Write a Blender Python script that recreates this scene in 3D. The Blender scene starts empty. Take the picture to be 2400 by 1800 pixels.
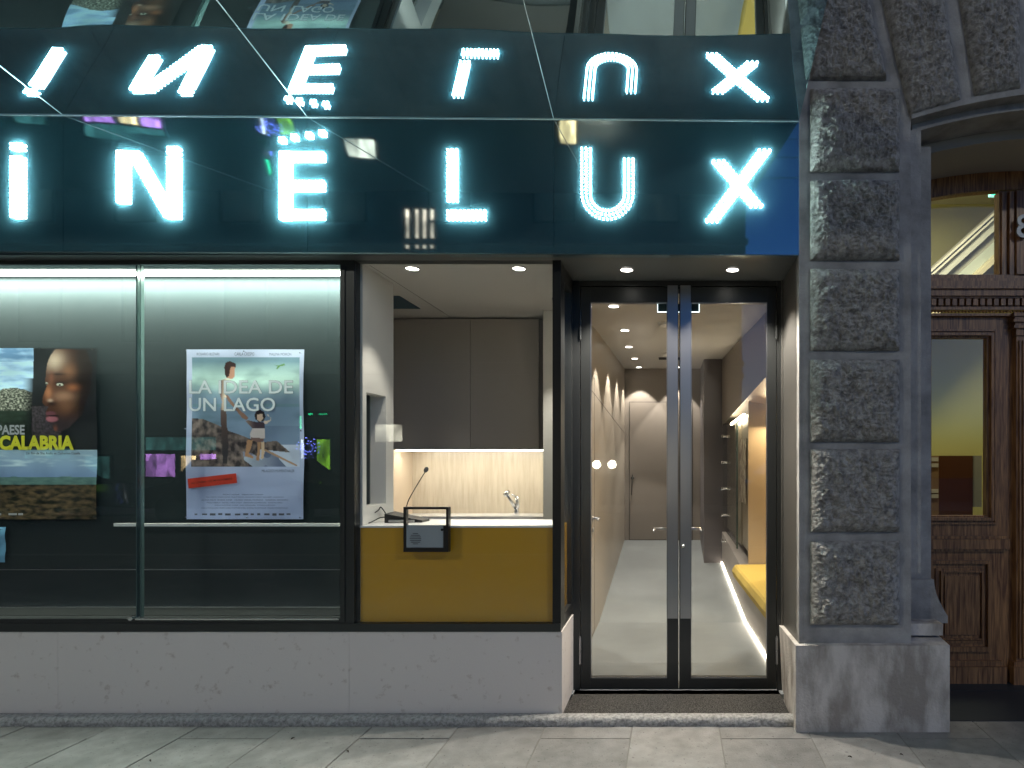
import bpy, bmesh, math, random
from mathutils import Vector, Matrix, noise
random.seed(7)
C = bpy.context.scene.collection
PI = math.pi
# ------------------------------------------------------------------ camera, world, exposure
F = 1400.0; CU, CV = 1580.0, 1080.0; EYE = 1.395
cd = bpy.data.cameras.new('camera'); cam = bpy.data.objects.new('camera', cd); C.objects.link(cam)
cam.location = (0, 0, EYE); cam.rotation_euler = (math.radians(90), 0, 0)
cd.sensor_width = 36; cd.lens = 36 * F / 2400
cd.shift_x = -(CU - 1200) / 2400; cd.shift_y = (CV - 900) / 2400
cd.clip_start = 0.05; cd.clip_end = 500
bpy.context.scene.camera = cam
W = bpy.data.worlds.new('World'); bpy.context.scene.world = W; W.use_nodes = True
wn = W.node_tree.nodes; wl = W.node_tree.links
sky = wn.new('ShaderNodeTexSky'); sky.sky_type = 'NISHITA'; sky.sun_disc = False
sky.sun_elevation = math.radians(-5.0); sky.sun_rotation = math.radians(150); sky.ozone_density = 3
bgn = wn['Background']; tn = wn.new('ShaderNodeMix'); tn.data_type = 'RGBA'; tn.blend_type = 'MULTIPLY'; tn.inputs[0].default_value = 1; tn.inputs[7].default_value = (.46, 1.05, 1.1, 1)
wl.new(sky.outputs[0], tn.inputs[6]); wl.new(tn.outputs[2], bgn.inputs[0]); bgn.inputs[1].default_value = 7.0
sc = bpy.context.scene
sc.view_settings.view_transform = 'Standard'; sc.view_settings.look = 'None'
sc.view_settings.exposure = 1.2; sc.view_settings.gamma = 1
sc.cycles.max_bounces = 10; sc.cycles.glossy_bounces = 6; sc.cycles.diffuse_bounces = 4
sc.cycles.transparent_max_bounces = 24; sc.cycles.transmission_bounces = 6
sc.cycles.sample_clamp_indirect = 4.0; sc.cycles.caustics_reflective = True
sc.cycles.blur_glossy = 0.6
sc.cycles.use_light_tree = True
try:
    sc.cycles.use_denoising = True; sc.cycles.denoiser = 'OPENIMAGEDENOISE'
except Exception: pass

def X(u, s): return (u - CU) / s
def Z(v, s): return EYE + (CV - v) / s
def Y(s): return F / s

# ------------------------------------------------------------------ materials
MATS = {}
def mat(name, col=(.5,.5,.5), rough=.5, metal=0, spec=.5, emit=None, es=0, bump=None, var=None, coat=0, ior=None, aniso=0, rvar=0):
    """bump=(scale,strength,dist), var=(scale, second colour, contrast lo, hi, detail)"""
    if name in MATS: return MATS[name]
    m = bpy.data.materials.new(name); m.use_nodes = True; MATS[name] = m
    nt = m.node_tree; b = nt.nodes['Principled BSDF']; L = nt.links.new
    b.inputs['Base Color'].default_value = (*col, 1); b.inputs['Roughness'].default_value = rough
    b.inputs['Metallic'].default_value = metal; b.inputs['Specular IOR Level'].default_value = spec
    if coat: b.inputs['Coat Weight'].default_value = coat; b.inputs['Coat Roughness'].default_value = .03
    if ior: b.inputs['IOR'].default_value = ior
    if aniso: b.inputs['Anisotropic'].default_value = aniso
    if emit: b.inputs['Emission Color'].default_value = (*emit, 1); b.inputs['Emission Strength'].default_value = es
    if bump or var or rvar:
        tc = nt.nodes.new('ShaderNodeTexCoord')
    if bump:
        n = nt.nodes.new('ShaderNodeTexNoise'); n.inputs['Scale'].default_value = bump[0]; n.inputs['Detail'].default_value = 8
        n.inputs['Roughness'].default_value = .65
        bn = nt.nodes.new('ShaderNodeBump'); bn.inputs['Strength'].default_value = bump[1]; bn.inputs['Distance'].default_value = bump[2]
        L(tc.outputs['Object'], n.inputs['Vector']); L(n.outputs['Fac'], bn.inputs['Height']); L(bn.outputs[0], b.inputs['Normal'])
    if var:
        n2 = nt.nodes.new('ShaderNodeTexNoise'); n2.inputs['Scale'].default_value = var[0]; n2.inputs['Detail'].default_value = var[4] if len(var) > 4 else 6
        n2.inputs['Roughness'].default_value = .6
        r = nt.nodes.new('ShaderNodeValToRGB'); r.color_ramp.elements[0].position = var[2]; r.color_ramp.elements[1].position = var[3]
        r.color_ramp.elements[0].color = (*var[1], 1); r.color_ramp.elements[1].color = (*col, 1)
        L(tc.outputs['Object'], n2.inputs['Vector']); L(n2.outputs['Fac'], r.inputs[0]); L(r.outputs[0], b.inputs['Base Color'])
    if rvar:
        n3 = nt.nodes.new('ShaderNodeTexNoise'); n3.inputs['Scale'].default_value = 3; n3.inputs['Detail'].default_value = 5
        mr = nt.nodes.new('ShaderNodeMapRange'); mr.inputs['To Min'].default_value = max(0, rough - rvar); mr.inputs['To Max'].default_value = rough + rvar
        L(tc.outputs['Object'], n3.inputs['Vector']); L(n3.outputs['Fac'], mr.inputs[0]); L(mr.outputs[0], b.inputs['Roughness'])
    return m

def glass_mat(name, tint=(1,1,1), refl=1.0, smudge=0.0):
    m = bpy.data.materials.new(name); m.use_nodes = True; nt = m.node_tree; nt.nodes.clear(); L = nt.links.new
    o = nt.nodes.new('ShaderNodeOutputMaterial'); mx = nt.nodes.new('ShaderNodeMixShader')
    t = nt.nodes.new('ShaderNodeBsdfTransparent'); t.inputs[0].default_value = (*tint, 1)
    g = nt.nodes.new('ShaderNodeBsdfGlossy'); g.inputs['Roughness'].default_value = 0.0
    lw_ = nt.nodes.new('ShaderNodeLayerWeight'); lw_.inputs[0].default_value = .5      # Schlick reflectance, same from both sides
    pw = nt.nodes.new('ShaderNodeMath'); pw.operation = 'POWER'; pw.inputs[1].default_value = 5
    mu = nt.nodes.new('ShaderNodeMath'); mu.operation = 'MULTIPLY_ADD'; mu.inputs[1].default_value = .9*refl; mu.inputs[2].default_value = .04*refl
    L(lw_.outputs['Facing'], pw.inputs[0]); L(pw.outputs[0], mu.inputs[0])
    L(mu.outputs[0], mx.inputs[0]); L(t.outputs[0], mx.inputs[1]); L(g.outputs[0], mx.inputs[2])
    last = mx
    if smudge:
        d = nt.nodes.new('ShaderNodeBsdfDiffuse'); d.inputs[0].default_value = (.8,.8,.8,1)
        tc = nt.nodes.new('ShaderNodeTexCoord'); n = nt.nodes.new('ShaderNodeTexNoise'); n.inputs['Scale'].default_value = 2.5; n.inputs['Detail'].default_value = 9
        mp = nt.nodes.new('ShaderNodeMapping'); mp.inputs['Scale'].default_value = (1,1,.5)
        r = nt.nodes.new('ShaderNodeMapRange'); r.inputs['From Min'].default_value = .5; r.inputs['From Max'].default_value = .8; r.inputs['To Max'].default_value = smudge
        m2 = nt.nodes.new('ShaderNodeMixShader')
        L(tc.outputs['Object'], mp.inputs[0]); L(mp.outputs[0], n.inputs['Vector']); L(n.outputs['Fac'], r.inputs[0])
        L(r.outputs[0], m2.inputs[0]); L(mx.outputs[0], m2.inputs[1]); L(d.outputs[0], m2.inputs[2]); last = m2
    L(last.outputs[0], o.inputs[0]); MATS[name] = m
    return m

def emis(name, col, s):
    m = bpy.data.materials.new(name); m.use_nodes = True; nt = m.node_tree
    b = nt.nodes['Principled BSDF']; b.inputs['Base Color'].default_value = (*[c*.5 for c in col], 1)
    b.inputs['Emission Color'].default_value = (*col, 1); b.inputs['Emission Strength'].default_value = s
    MATS[name] = m; return m

# ------------------------------------------------------------------ mesh helpers
ORG = {}
def obj(name, bm, m=None, parent=None, smooth=False, bevel=0, segs=2):
    if bevel:
        es = [e for e in bm.edges if len(e.link_faces) == 2 and e.calc_face_angle(0) > .6]
        bmesh.ops.bevel(bm, geom=es, offset=bevel, segments=segs, affect='EDGES', clamp_overlap=True)
    bmesh.ops.recalc_face_normals(bm, faces=bm.faces)
    me = bpy.data.meshes.new(name); bm.to_mesh(me); bm.free()
    if smooth:
        for p in me.polygons: p.use_smooth = True
    o = bpy.data.objects.new(name, me); C.objects.link(o)
    if m: me.materials.append(m)
    if parent:
        o.parent = parent; ox = ORG.get(parent.name)
        if ox: o.matrix_parent_inverse = Matrix.Translation(-Vector(ox))
    return o
def tag(o, label, cat, group=None, kind=None):
    if label: o['label'] = label
    if cat: o['category'] = cat
    if group: o['group'] = group
    if kind: o['kind'] = kind
    return o
def thing(name, label, cat, loc, group=None):
    o = bpy.data.objects.new(name, None); C.objects.link(o); o.location = loc; o.empty_display_size = .1
    ORG[o.name] = tuple(loc); tag(o, label, cat, group); return o
def struct(name, bm, m, **k):
    o = obj(name, bm, m, **k); o['kind'] = 'structure'; return o
def NB(): return bmesh.new()
def box(bm, x0, x1, y0, y1, z0, z1):
    return hexa(bm, [(x0,y0,z0),(x1,y0,z0),(x1,y1,z0),(x0,y1,z0),(x0,y0,z1),(x1,y0,z1),(x1,y1,z1),(x0,y1,z1)])
def hexa(bm, p):
    v = [bm.verts.new(q) for q in p]
    for f in ((0,1,2,3),(4,7,6,5),(0,4,5,1),(1,5,6,2),(2,6,7,3),(3,7,4,0)): bm.faces.new([v[i] for i in f])
    return bm
def quad(bm, *p):
    bm.faces.new([bm.verts.new(q) for q in p]); return bm
def cyl(bm, p0, p1, r0, r1=None, n=16, cap=True):
    r1 = r0 if r1 is None else r1; p0 = Vector(p0); p1 = Vector(p1); d = (p1-p0).normalized()
    a = d.orthogonal().normalized(); b = d.cross(a)
    A = [bm.verts.new(p0+(a*math.cos(t)+b*math.sin(t))*r0) for t in (2*PI*i/n for i in range(n))]
    B = [bm.verts.new(p1+(a*math.cos(t)+b*math.sin(t))*r1) for t in (2*PI*i/n for i in range(n))]
    for i in range(n): bm.faces.new([A[i],A[(i+1)%n],B[(i+1)%n],B[i]])
    if cap: bm.faces.new(A[::-1]); bm.faces.new(B)
    return bm
def tube(bm, pts, r, n=8):
    rings = []; pts = [Vector(p) for p in pts]
    for i, p in enumerate(pts):
        d = (pts[min(i+1,len(pts)-1)]-pts[max(i-1,0)]).normalized()
        a = d.cross(Vector((0,1,0.01))); a = a.normalized() if a.length > .05 else Vector((1,0,0)); b = d.cross(a)
        rr = r[i] if isinstance(r, (list,tuple)) else r
        rings.append([bm.verts.new(p+(a*math.cos(t)+b*math.sin(t))*rr) for t in (2*PI*k/n for k in range(n))])
    for A, B in zip(rings, rings[1:]):
        for i in range(n): bm.faces.new([A[i],A[(i+1)%n],B[(i+1)%n],B[i]])
    bm.faces.new(rings[0][::-1]); bm.faces.new(rings[-1]); return bm
def spline(pts, k=6):
    P = [Vector(p) for p in pts]; P = [P[0]]+P+[P[-1]]; out = []
    for i in range(1, len(P)-2):
        for j in range(k):
            t = j/k; a,b,c,d = P[i-1],P[i],P[i+1],P[i+2]
            out.append(.5*((2*b)+(c-a)*t+(2*a-5*b+4*c-d)*t*t+(3*b-a-3*c+d)*t**3))
    out.append(P[-2]); return out
def frame_ring(bm, x0, x1, z0, z1, w, y0, y1, wb=None, wt=None):
    """rectangular frame in the XZ plane, butted pieces"""
    wb = w if wb is None else wb; wt = w if wt is None else wt
    box(bm, x0, x0+w, y0, y1, z0, z1); box(bm, x1-w, x1, y0, y1, z0, z1)
    box(bm, x0+w, x1-w, y0+.001, y1-.001, z0, z0+wb); box(bm, x0+w, x1-w, y0+.001, y1-.001, z1-wt, z1)
    return bm
def text(name, s, x0, x1, z0, z1, y, m, parent=None, bold=0, rot=0, thick=.0006, shear=0, origin=None):
    cu = bpy.data.curves.new(name, 'FONT'); cu.body = s; cu.size = 1; cu.offset = bold; cu.extrude = 0; cu.resolution_u = 3; cu.shear = shear
    t = bpy.data.objects.new(name, cu); C.objects.link(t)
    dg = bpy.context.evaluated_depsgraph_get(); me = bpy.data.meshes.new_from_object(t.evaluated_get(dg))
    bpy.data.objects.remove(t); bpy.data.curves.remove(cu)
    xs = [v.co.x for v in me.vertices]; ys = [v.co.y for v in me.vertices]
    a, b, c, d = min(xs), max(xs), min(ys), max(ys)
    mid = Vector(((x0+x1)/2, 0, (z0+z1)/2)) if origin is None else Vector(origin); R = Matrix.Rotation(rot, 3, 'Y')
    for v in me.vertices:
        q = Vector((x0+(v.co.x-a)/(b-a)*(x1-x0), 0, z0+(v.co.y-c)/(d-c)*(z1-z0)))
        if rot: q = R @ (q-mid) + mid
        v.co = (q.x, y, q.z)
    me.name = name; me.materials.clear(); me.materials.append(m)
    o = bpy.data.objects.new(name, me); C.objects.link(o)
    if parent:
        o.parent = parent; ox = ORG.get(parent.name)
        if ox: o.matrix_parent_inverse = Matrix.Translation(-Vector(ox))
    return o

# ------------------------------------------------------------------ shared materials
M_frame = mat('dark_bronze_metal', (.055,.058,.058), .38, .75, .5, rvar=.06)
M_reveal = mat('bronze_panel', (.13,.125,.115), .42, .6, .5)
M_soffit = mat('soffit_panel', (.11,.12,.12), .45, .3, .5)
M_black = mat('black_metal', (.012,.013,.014), .35, .3)
M_glass = glass_mat('window_glass', (.97,.985,.98), 1.0, .012)
M_dglass = glass_mat('door_glass', (.98,.985,.98), 1.0, .008)
M_plinth = mat('pale_limestone', (.62,.575,.53), .75, 0, .25, bump=(90,.4,.004), var=(19,(.46,.40,.35),.29,.40,15))
M_base = mat('weathered_limestone', (.58,.54,.49), .85, 0, .2, bump=(60,.9,.007), var=(8,(.30,.27,.235),.36,.58,15))
_nt = M_base.node_tree; _mp = _nt.nodes.new('ShaderNodeMapping'); _mp.inputs['Scale'].default_value = (1, 1, .38)      # grime runs downwards
_r = [n for n in _nt.nodes if n.type == 'VALTORGB'][0]; _n2 = _r.inputs[0].links[0].from_node; _tc = [n for n in _nt.nodes if n.type == 'TEX_COORD'][0]
_nt.links.new(_tc.outputs['Object'], _mp.inputs[0]); _nt.links.new(_mp.outputs[0], _n2.inputs['Vector'])
M_smooth = mat('dressed_stone', (.36,.35,.335), .9, 0, .1, bump=(90,.5,.006), var=(6,(.20,.193,.185),.3,.62,14))
M_rock = mat('rock_faced_stone', (.46,.44,.405), .95, 0, .05, bump=(42,1.0,.03), var=(30,(.20,.19,.175),.34,.62,15))
M_step = mat('granite_kerb', (.40,.39,.37), .85, 0, .3, bump=(80,1.0,.012), var=(60,(.19,.185,.175),.33,.6,8))
M_int = mat('taupe_wall', (.235,.208,.182), .45, 0, .4)
M_ceil = mat('interior_ceiling', (.46,.44,.41), .6, 0, .3)
M_floor = mat('grey_resin_floor', (.24,.26,.265), .38, 0, .45, var=(1.2,(.185,.20,.205),.35,.65,4))
M_booth = mat('booth_wall', (.62,.61,.57), .55, 0, .3)
M_cab = mat('cabinet_taupe', (.34,.31,.285), .45, 0, .4)
M_splash = mat('cream_backsplash', (.62,.54,.42), .28, 0, .5, var=(5,(.52,.44,.33),.35,.65,6))
_nt = M_splash.node_tree; _mp = _nt.nodes.new('ShaderNodeMapping'); _mp.inputs['Scale'].default_value = (9, 9, .8)
_r = [n for n in _nt.nodes if n.type == 'VALTORGB'][0]; _n2 = _r.inputs[0].links[0].from_node; _tc = [n for n in _nt.nodes if n.type == 'TEX_COORD'][0]
_nt.links.new(_tc.outputs['Object'], _mp.inputs[0]); _nt.links.new(_mp.outputs[0], _n2.inputs['Vector'])
M_yellow = mat('yellow_lacquer', (.58,.30,.02), .25, 0, .5)
M_steel = mat('brushed_steel', (.45,.45,.47), .3, 1.0, .5, bump=(25,.05,.002), aniso=.5)
M_chrome = mat('chrome', (.75,.75,.75), .12, 1.0)
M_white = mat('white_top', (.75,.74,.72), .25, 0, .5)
M_warmdisc = emis('downlight_glow', (1.0,.94,.84), 5)
M_ring = mat('light_ring', (.05,.05,.05), .4, .5)
M_strip = emis('led_strip_glow', (1.0,.88,.70), 9)
M_led = emis('sign_led_glow', (.72,1.0,1.0), 60)
M_cool = emis('case_led_glow', (.93,1.0,.88), 13)

# ================================================================== GROUND
bm = NB(); JX0 = -.674; P = .4545
for k in range(-16, 14):
    x0, x1 = JX0+k*P, JX0+(k+1)*P
    ys = [3.30, 3.0, 2.1, 1.2, .3, -.6, -1.5, -2.4] if k % 2 == 0 else [3.30, 2.55, 1.65, .75, -.15, -1.05, -2.0, -2.4]
    for a, b in zip(ys, ys[1:]):
        dz = random.uniform(-.0015, .0015); g = .0035
        box(bm, x0+g, x1-g, b+g*.8, a-g*.8, -.06, dz)
m = mat('concrete_slab', (.25,.24,.225), .85, 0, .25, bump=(110,.7,.005), var=(2.3,(.165,.158,.148),.30,.62,15))
nt = m.node_tree; L = nt.links.new       # fine ribs pressed into every slab
bn = [n for n in nt.nodes if n.type == 'BUMP'][0]; b = nt.nodes['Principled BSDF']
wv = nt.nodes.new('ShaderNodeTexWave'); wv.inputs['Scale'].default_value = 26; wv.bands_direction = 'Y'; wv.inputs['Distortion'].default_value = .4
tc = [n for n in nt.nodes if n.type == 'TEX_COORD'][0]
b2 = nt.nodes.new('ShaderNodeBump'); b2.inputs['Strength'].default_value = .25; b2.inputs['Distance'].default_value = .002
L(tc.outputs['Object'], wv.inputs['Vector']); L(wv.outputs['Fac'], b2.inputs['Height']); L(bn.outputs[0], b2.inputs['Normal']); L(b2.outputs[0], b.inputs['Normal'])
gi = nt.nodes.new('ShaderNodeNewGeometry'); mr = nt.nodes.new('ShaderNodeMapRange'); mr.inputs['To Min'].default_value = .84; mr.inputs['To Max'].default_value = 1.08
hs = nt.nodes.new('ShaderNodeHueSaturation'); n5 = nt.nodes.new('ShaderNodeTexNoise'); n5.inputs['Scale'].default_value = 14; n5.inputs['Detail'].default_value = 10
m5 = nt.nodes.new('ShaderNodeMapRange'); m5.inputs['From Min'].default_value = .35; m5.inputs['From Max'].default_value = .65; m5.inputs['To Min'].default_value = .86; m5.inputs['To Max'].default_value = 1.06
mm = nt.nodes.new('ShaderNodeMath'); mm.operation = 'MULTIPLY'
rmp = [n for n in nt.nodes if n.type == 'VALTORGB'][0]
L(gi.outputs['Random Per Island'], mr.inputs[0]); L(tc.outputs['Object'], n5.inputs['Vector']); L(n5.outputs['Fac'], m5.inputs[0]); L(mr.outputs[0], mm.inputs[0]); L(m5.outputs[0], mm.inputs[1])
n6 = nt.nodes.new('ShaderNodeTexNoise'); n6.inputs['Scale'].default_value = 55; n6.inputs['Detail'].default_value = 2; m6 = nt.nodes.new('ShaderNodeMapRange'); m6.inputs['From Min'].default_value = .66; m6.inputs['From Max'].default_value = .70; m6.inputs['To Min'].default_value = 1; m6.inputs['To Max'].default_value = .62
mq = nt.nodes.new('ShaderNodeMath'); mq.operation = 'MULTIPLY'; L(tc.outputs['Object'], n6.inputs['Vector']); L(n6.outputs['Fac'], m6.inputs[0]); L(mm.outputs[0], mq.inputs[0]); L(m6.outputs[0], mq.inputs[1])
L(mq.outputs[0], hs.inputs['Value']); L(rmp.outputs[0], hs.inputs['Color']); L(hs.outputs[0], b.inputs['Base Color'])
struct('sidewalk', bm, m, bevel=0)
bm = NB(); box(bm, -60, 60, -40, 9, -.30, -.0035)
# joint bed below the slabs, and the carriageway beyond the kerb
struct('ground', bm, mat('joint_mortar', (.17,.165,.15), .95, 0, .1, bump=(120,.5,.004)))
bm = NB(); box(bm, -60, 60, -2.55, -2.4, -.2, -.001); struct('kerb', bm, M_step)
bm = NB(); box(bm, -60, 60, -8.5, -2.55, -.2, -.004); struct('road', bm, mat('asphalt', (.05,.05,.052), .8, 0, .3, bump=(150,.6,.004)))
# a few dark leaves / gum spots on the slabs
for u, v, r in ((1992,1775,.010),(2113,1770,.009),(815,1762,.014),(352,1784,.011),(686,1732,.010),(990,1733,.009)):
    s = (v-CV)/EYE; x, y = X(u, s), Y(s); bm = NB()
    a = random.random()*6; pts = [(x+math.cos(a)*r*t+math.sin(a)*w*r*.25, y+math.sin(a)*r*t-math.cos(a)*w*r*.25, .004+.004*(1-t*t)) for t, w in ((-1,0),(-.3,1),(.5,.9),(1,0),(.4,-1),(-.4,-.8))]
    vs = [bm.verts.new(p) for p in pts]; f = bm.faces.new(vs); r2 = bmesh.ops.extrude_face_region(bm, geom=[f])
    for q in r2['geom']:
        if isinstance(q, bmesh.types.BMVert): q.co.z -= .003
    tag(obj('leaf', bm, mat('dead_leaf', (.035,.025,.018), .8)), 'small dark dead leaf lying flat on the grey pavement slabs', 'leaf', 'dead leaves on the pavement')

# rough granite step course along the foot of the front
def rough_course(name, x0, x1, y0, y1, z0, z1, nx, amp, seed):
    bm = NB(); prof = []
    n = 7
    for i in range(n+1):
        t = i/n*PI/2; prof.append((y0+.018-.018*math.cos(PI/2-t) if 0 else y0+.02*(1-math.sin(PI/2-t)), z1-.02*(1-math.cos(PI/2-t))))
    prof = [(y0, z0), (y0-.004, (z0+z1)/2-.008)] + [(y0+.02*(1-math.cos(t)), z1-.02+.02*math.sin(t)) for t in (PI/2*i/4 for i in range(5))] + [(y0+(y1-y0)*.5, z1+.001), (y1, z1)]
    rows = []
    for j in range(nx+1):
        x = x0+(x1-x0)*j/nx; row = []
        for i, (y, z) in enumerate(prof):
            d = noise.noise(Vector((x*14+seed, y*25, z*25)))*amp + noise.noise(Vector((x*45, y*60, z*60+seed)))*amp*.6
            if i in (0, len(prof)-1): d *= .2
            row.append(bm.verts.new((x, y+d, z+d*.5)))
        rows.append(row)
    for A, B in zip(rows, rows[1:]):
        for i in range(len(prof)-1): bm.faces.new([A[i],B[i],B[i+1],A[i+1]])
    return bm
o = obj('granite_step', rough_course('s', -5.6, .645, 3.135, 3.195, -.01, .045, 900, .006, 3), M_step, smooth=True)
tag(o, 'rough grey granite step running along the foot of the cinema front', 'step')

# ================================================================== CINEMA FRONT
SPI = 451.5; YPI = Y(SPI)      # front plane of the pier
YG = Y(436)          # window glass plane (3.211)
SOF = EYE+1.074      # soffit level above the windows and door
XL = -5.6
front = thing('cinema_front', 'dark metal and glass cinema street front standing on a pale stone plinth', 'shopfront', (-2.2, YG, 0))
ZP0, ZP1, ZS1 = .03, Z(1479,436), Z(1460,436)
bm = NB()
xp = -.60
for a, b in ((XL,-3.3),(-3.3,X(821,436)),(X(821,436), xp)):
    box(bm, a+.0008, b-.0008, YG-.012, YG+.25 if b < xp-.01 else Y(390)-.005, ZP0, ZP1)
obj('plinth', bm, M_plinth, front, bevel=.004)
bm = NB(); box(bm, XL, X(1315,437), YG-.018, YG+.05, ZP1+.001, ZS1); box(bm, -.655, X(1315,437)-.0005, YG+.051, Y(390)-.02, ZP1+.001, ZS1-.002)
obj('sill', bm, M_frame, front, bevel=.002)
# vertical posts and head
bm = NB(); zt = SOF
box(bm, X(800,436), X(833,436), YG-.012, YG+.06, ZS1, zt)
box(bm, X(803,436), X(812,436), YG-.018, YG-.0125, ZS1+.01, zt-.03); obj('post', bm, M_frame, front, bevel=.0015)
bm = NB(); box(bm, X(1296,436), X(1315,437), YG-.012, YG+.045, ZS1, zt); obj('post', bm, M_black, front, bevel=.0015)
bm = NB(); box(bm, XL, X(800,436)-.001, YG-.010, YG+.06, Z(622,436), zt); obj('head_frame', bm, M_frame, front)
bm = NB(); box(bm, X(833,436)+.001, X(1296,436)-.001, YG-.008, YG+.04, Z(612,436), zt); obj('head_frame', bm, M_frame, front)
bm = NB(); box(bm, XL, X(800,436)-.001, YG-.010, YG+.06, ZS1, Z(1450,436)); obj('bottom_frame', bm, M_frame, front)
bm = NB(); box(bm, X(325,436), X(800,436)-.002, YG-.022, YG-.0105, Z(1451,436), Z(1447,436)); obj('glass_track', bm, M_chrome, front)
# case interior behind the left panes
YB = 3.46
M_case = mat('case_backing', (.012,.021,.024), .65, 0, .2)
bm = NB(); x1c = X(800,436)+.0
box(bm, XL, x1c, YB, YB+.02, Z(1450,436), zt-.001)
box(bm, x1c+.001, x1c+.015, YG+.061, YB+.02, Z(1450,436), zt-.001)
obj('case_lining', bm, M_case, front)
bm = NB(); box(bm, XL, x1c, YG+.061, YB-.001, Z(1450,436)-.01, Z(1450,436)+.002); obj('case_floor', bm, mat('case_floor_black', (.008,.009,.009), .7, 0, .1), front)
bm = NB(); box(bm, XL, x1c-.002, YB-.004, YB-.0005, Z(1336,405), Z(1334.5,405)); box(bm, XL, x1c-.002, YB-.02, YB-.002, Z(1424,405), Z(1422,405)); obj('case_rail', bm, M_steel, front)
bm = NB(); box(bm, X(272,410), X(798,410), 3.40, 3.412, Z(1233,410), Z(1226,410)); obj('light_trail_bar', bm, M_white, front, bevel=.002)  # pale bar added in place of a car light trail reflected in the glass
bm = NB(); box(bm, XL, x1c-.02, YB-.075, YB-.03, zt-.012, zt-.003); obj('case_light', bm, M_cool, front)
# panes
for a, b, dy in ((XL, X(336,436), 0), (X(325,436), X(800,436)-.001, -.014)):
    bm = NB(); box(bm, a, b, YG-.002+dy, YG+.004+dy, Z(1449,436), Z(622,436)); obj('pane', bm, M_glass, front)
for u in (327, 336):
    bm = NB(); box(bm, X(u,436)-.0022, X(u,436)+.0022, YG-.019, YG+.003, Z(1445,436), Z(624,436))
    obj('pane_edge', bm, mat('polished_glass_edge', (.07,.11,.105), .2, .2, .5), front)
bm = NB(); box(bm, X(833,436), X(1296,436), YG, YG+.006, ZS1, Z(612,436)); obj('pane', bm, M_glass, front)
bm = NB(); cyl(bm, (X(318,436), YG-.035, Z(1446,436)), (X(318,436), YG-.012, Z(1446,436)), .012); obj('lock', bm, M_chrome, front)
# booth return beside the entrance
bm = NB()
xr = X(1315,437); yb0, yb1 = YG+.046, Y(390)
box(bm, xr-.04, xr+.001, yb0, yb0+.04, ZS1, zt-.001); box(bm, xr-.04, xr+.001, yb1-.075, yb1-.02, ZS1, zt-.001)
box(bm, xr-.039, xr, yb0+.04, yb1-.075, zt-.085, zt-.002); box(bm, xr-.039, xr, yb0+.04, yb1-.075, ZS1-.001, ZS1+.03)
obj('return_frame', bm, M_frame, front, bevel=.0015)
bm = NB(); box(bm, xr-.02, xr-.014, yb0+.04, yb1-.075, ZS1+.03, zt-.085); obj('pane', bm, M_glass, front)
# soffit
bm = NB(); box(bm, XL, .665, 3.12, Y(390)+.10, SOF, SOF+.02); obj('soffit', bm, M_soffit, front)
# right reveal: bronze panel above a low stone cheek
XR = .649
bm = NB(); box(bm, XR, XR+.02, YPI+.061, Y(390)-.03, Z(1462,390)-.02, SOF-.001); box(bm, XR-.012, XR-.001, Y(390)-.045, Y(390)-.02, Z(1462,390), SOF-.002)
obj('reveal_panel', bm, M_reveal, front, bevel=.0015)

# ================================================================== LED SIGN AND MIRROR CANOPY
SS = 451.; YS = Y(SS)
zbl, zbr = Z(589,SS), Z(596.5,SS); ztl, ztr = Z(269,SS), Z(284,SS)
xs0, xs1 = XL, X(1873,SS)
def zj(x): return ztl+(ztr-ztl)*(x-X(0,SS))/(X(1870,SS)-X(0,SS))
def zb(x): return zbl+(zbr-zbl)*(x-X(0,SS))/(X(1870,SS)-X(0,SS))
sign = thing('illuminated_sign', 'teal glossy cinema sign band with glowing white dotted letters', 'sign', (-1.9, YS, zb(-1.9)))
M_panel = mat('sign_glass', (.040,.100,.122), .03, .0, .6, ior=2.5)
seams = [XL, X(-430,SS), X(148,SS), X(721,SS), X(1298,SS), xs1]
for a, b in zip(seams, seams[1:]):
    bm = NB(); g = .0012
    hexa(bm, [(a+g,YS,zb(a)),(b-g,YS,zb(b)),(b-g,YS+.012,zb(b)),(a+g,YS+.012,zb(a)),(a+g,YS,zj(a)),(b-g,YS,zj(b)),(b-g,YS+.012,zj(b)),(a+g,YS+.012,zj(a))])
    obj('glass_panel', bm, M_panel, sign)
bm = NB(); hexa(bm, [(XL,YS+.013,zbl-.01),(xs1,YS+.013,zbr),(xs1,YS+.05,zbr),(XL,YS+.05,zbl-.01),(XL,YS+.013,1.88+EYE),(xs1,YS+.013,1.80+EYE),(xs1,YS+.05,1.80+EYE),(XL,YS+.05,1.88+EYE)])
obj('backing', bm, mat('sign_backing', (.10,.16,.17), .4, .6), sign)
bm = NB(); hexa(bm, [(XL,YS-.001,zb(XL)-.006),(xs1,YS-.001,zbr-.005),(xs1,YS+.03,zbr-.005),(XL,YS+.03,zb(XL)-.006),(XL,YS-.001,zb(XL)-.0005),(xs1,YS-.001,zbr-.0005),(xs1,YS+.012,zbr-.0005),(XL,YS+.012,zb(XL)-.0005)])
obj('bottom_trim', bm, mat('trim_teal', (.12,.18,.19), .3, .8), sign)
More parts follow.
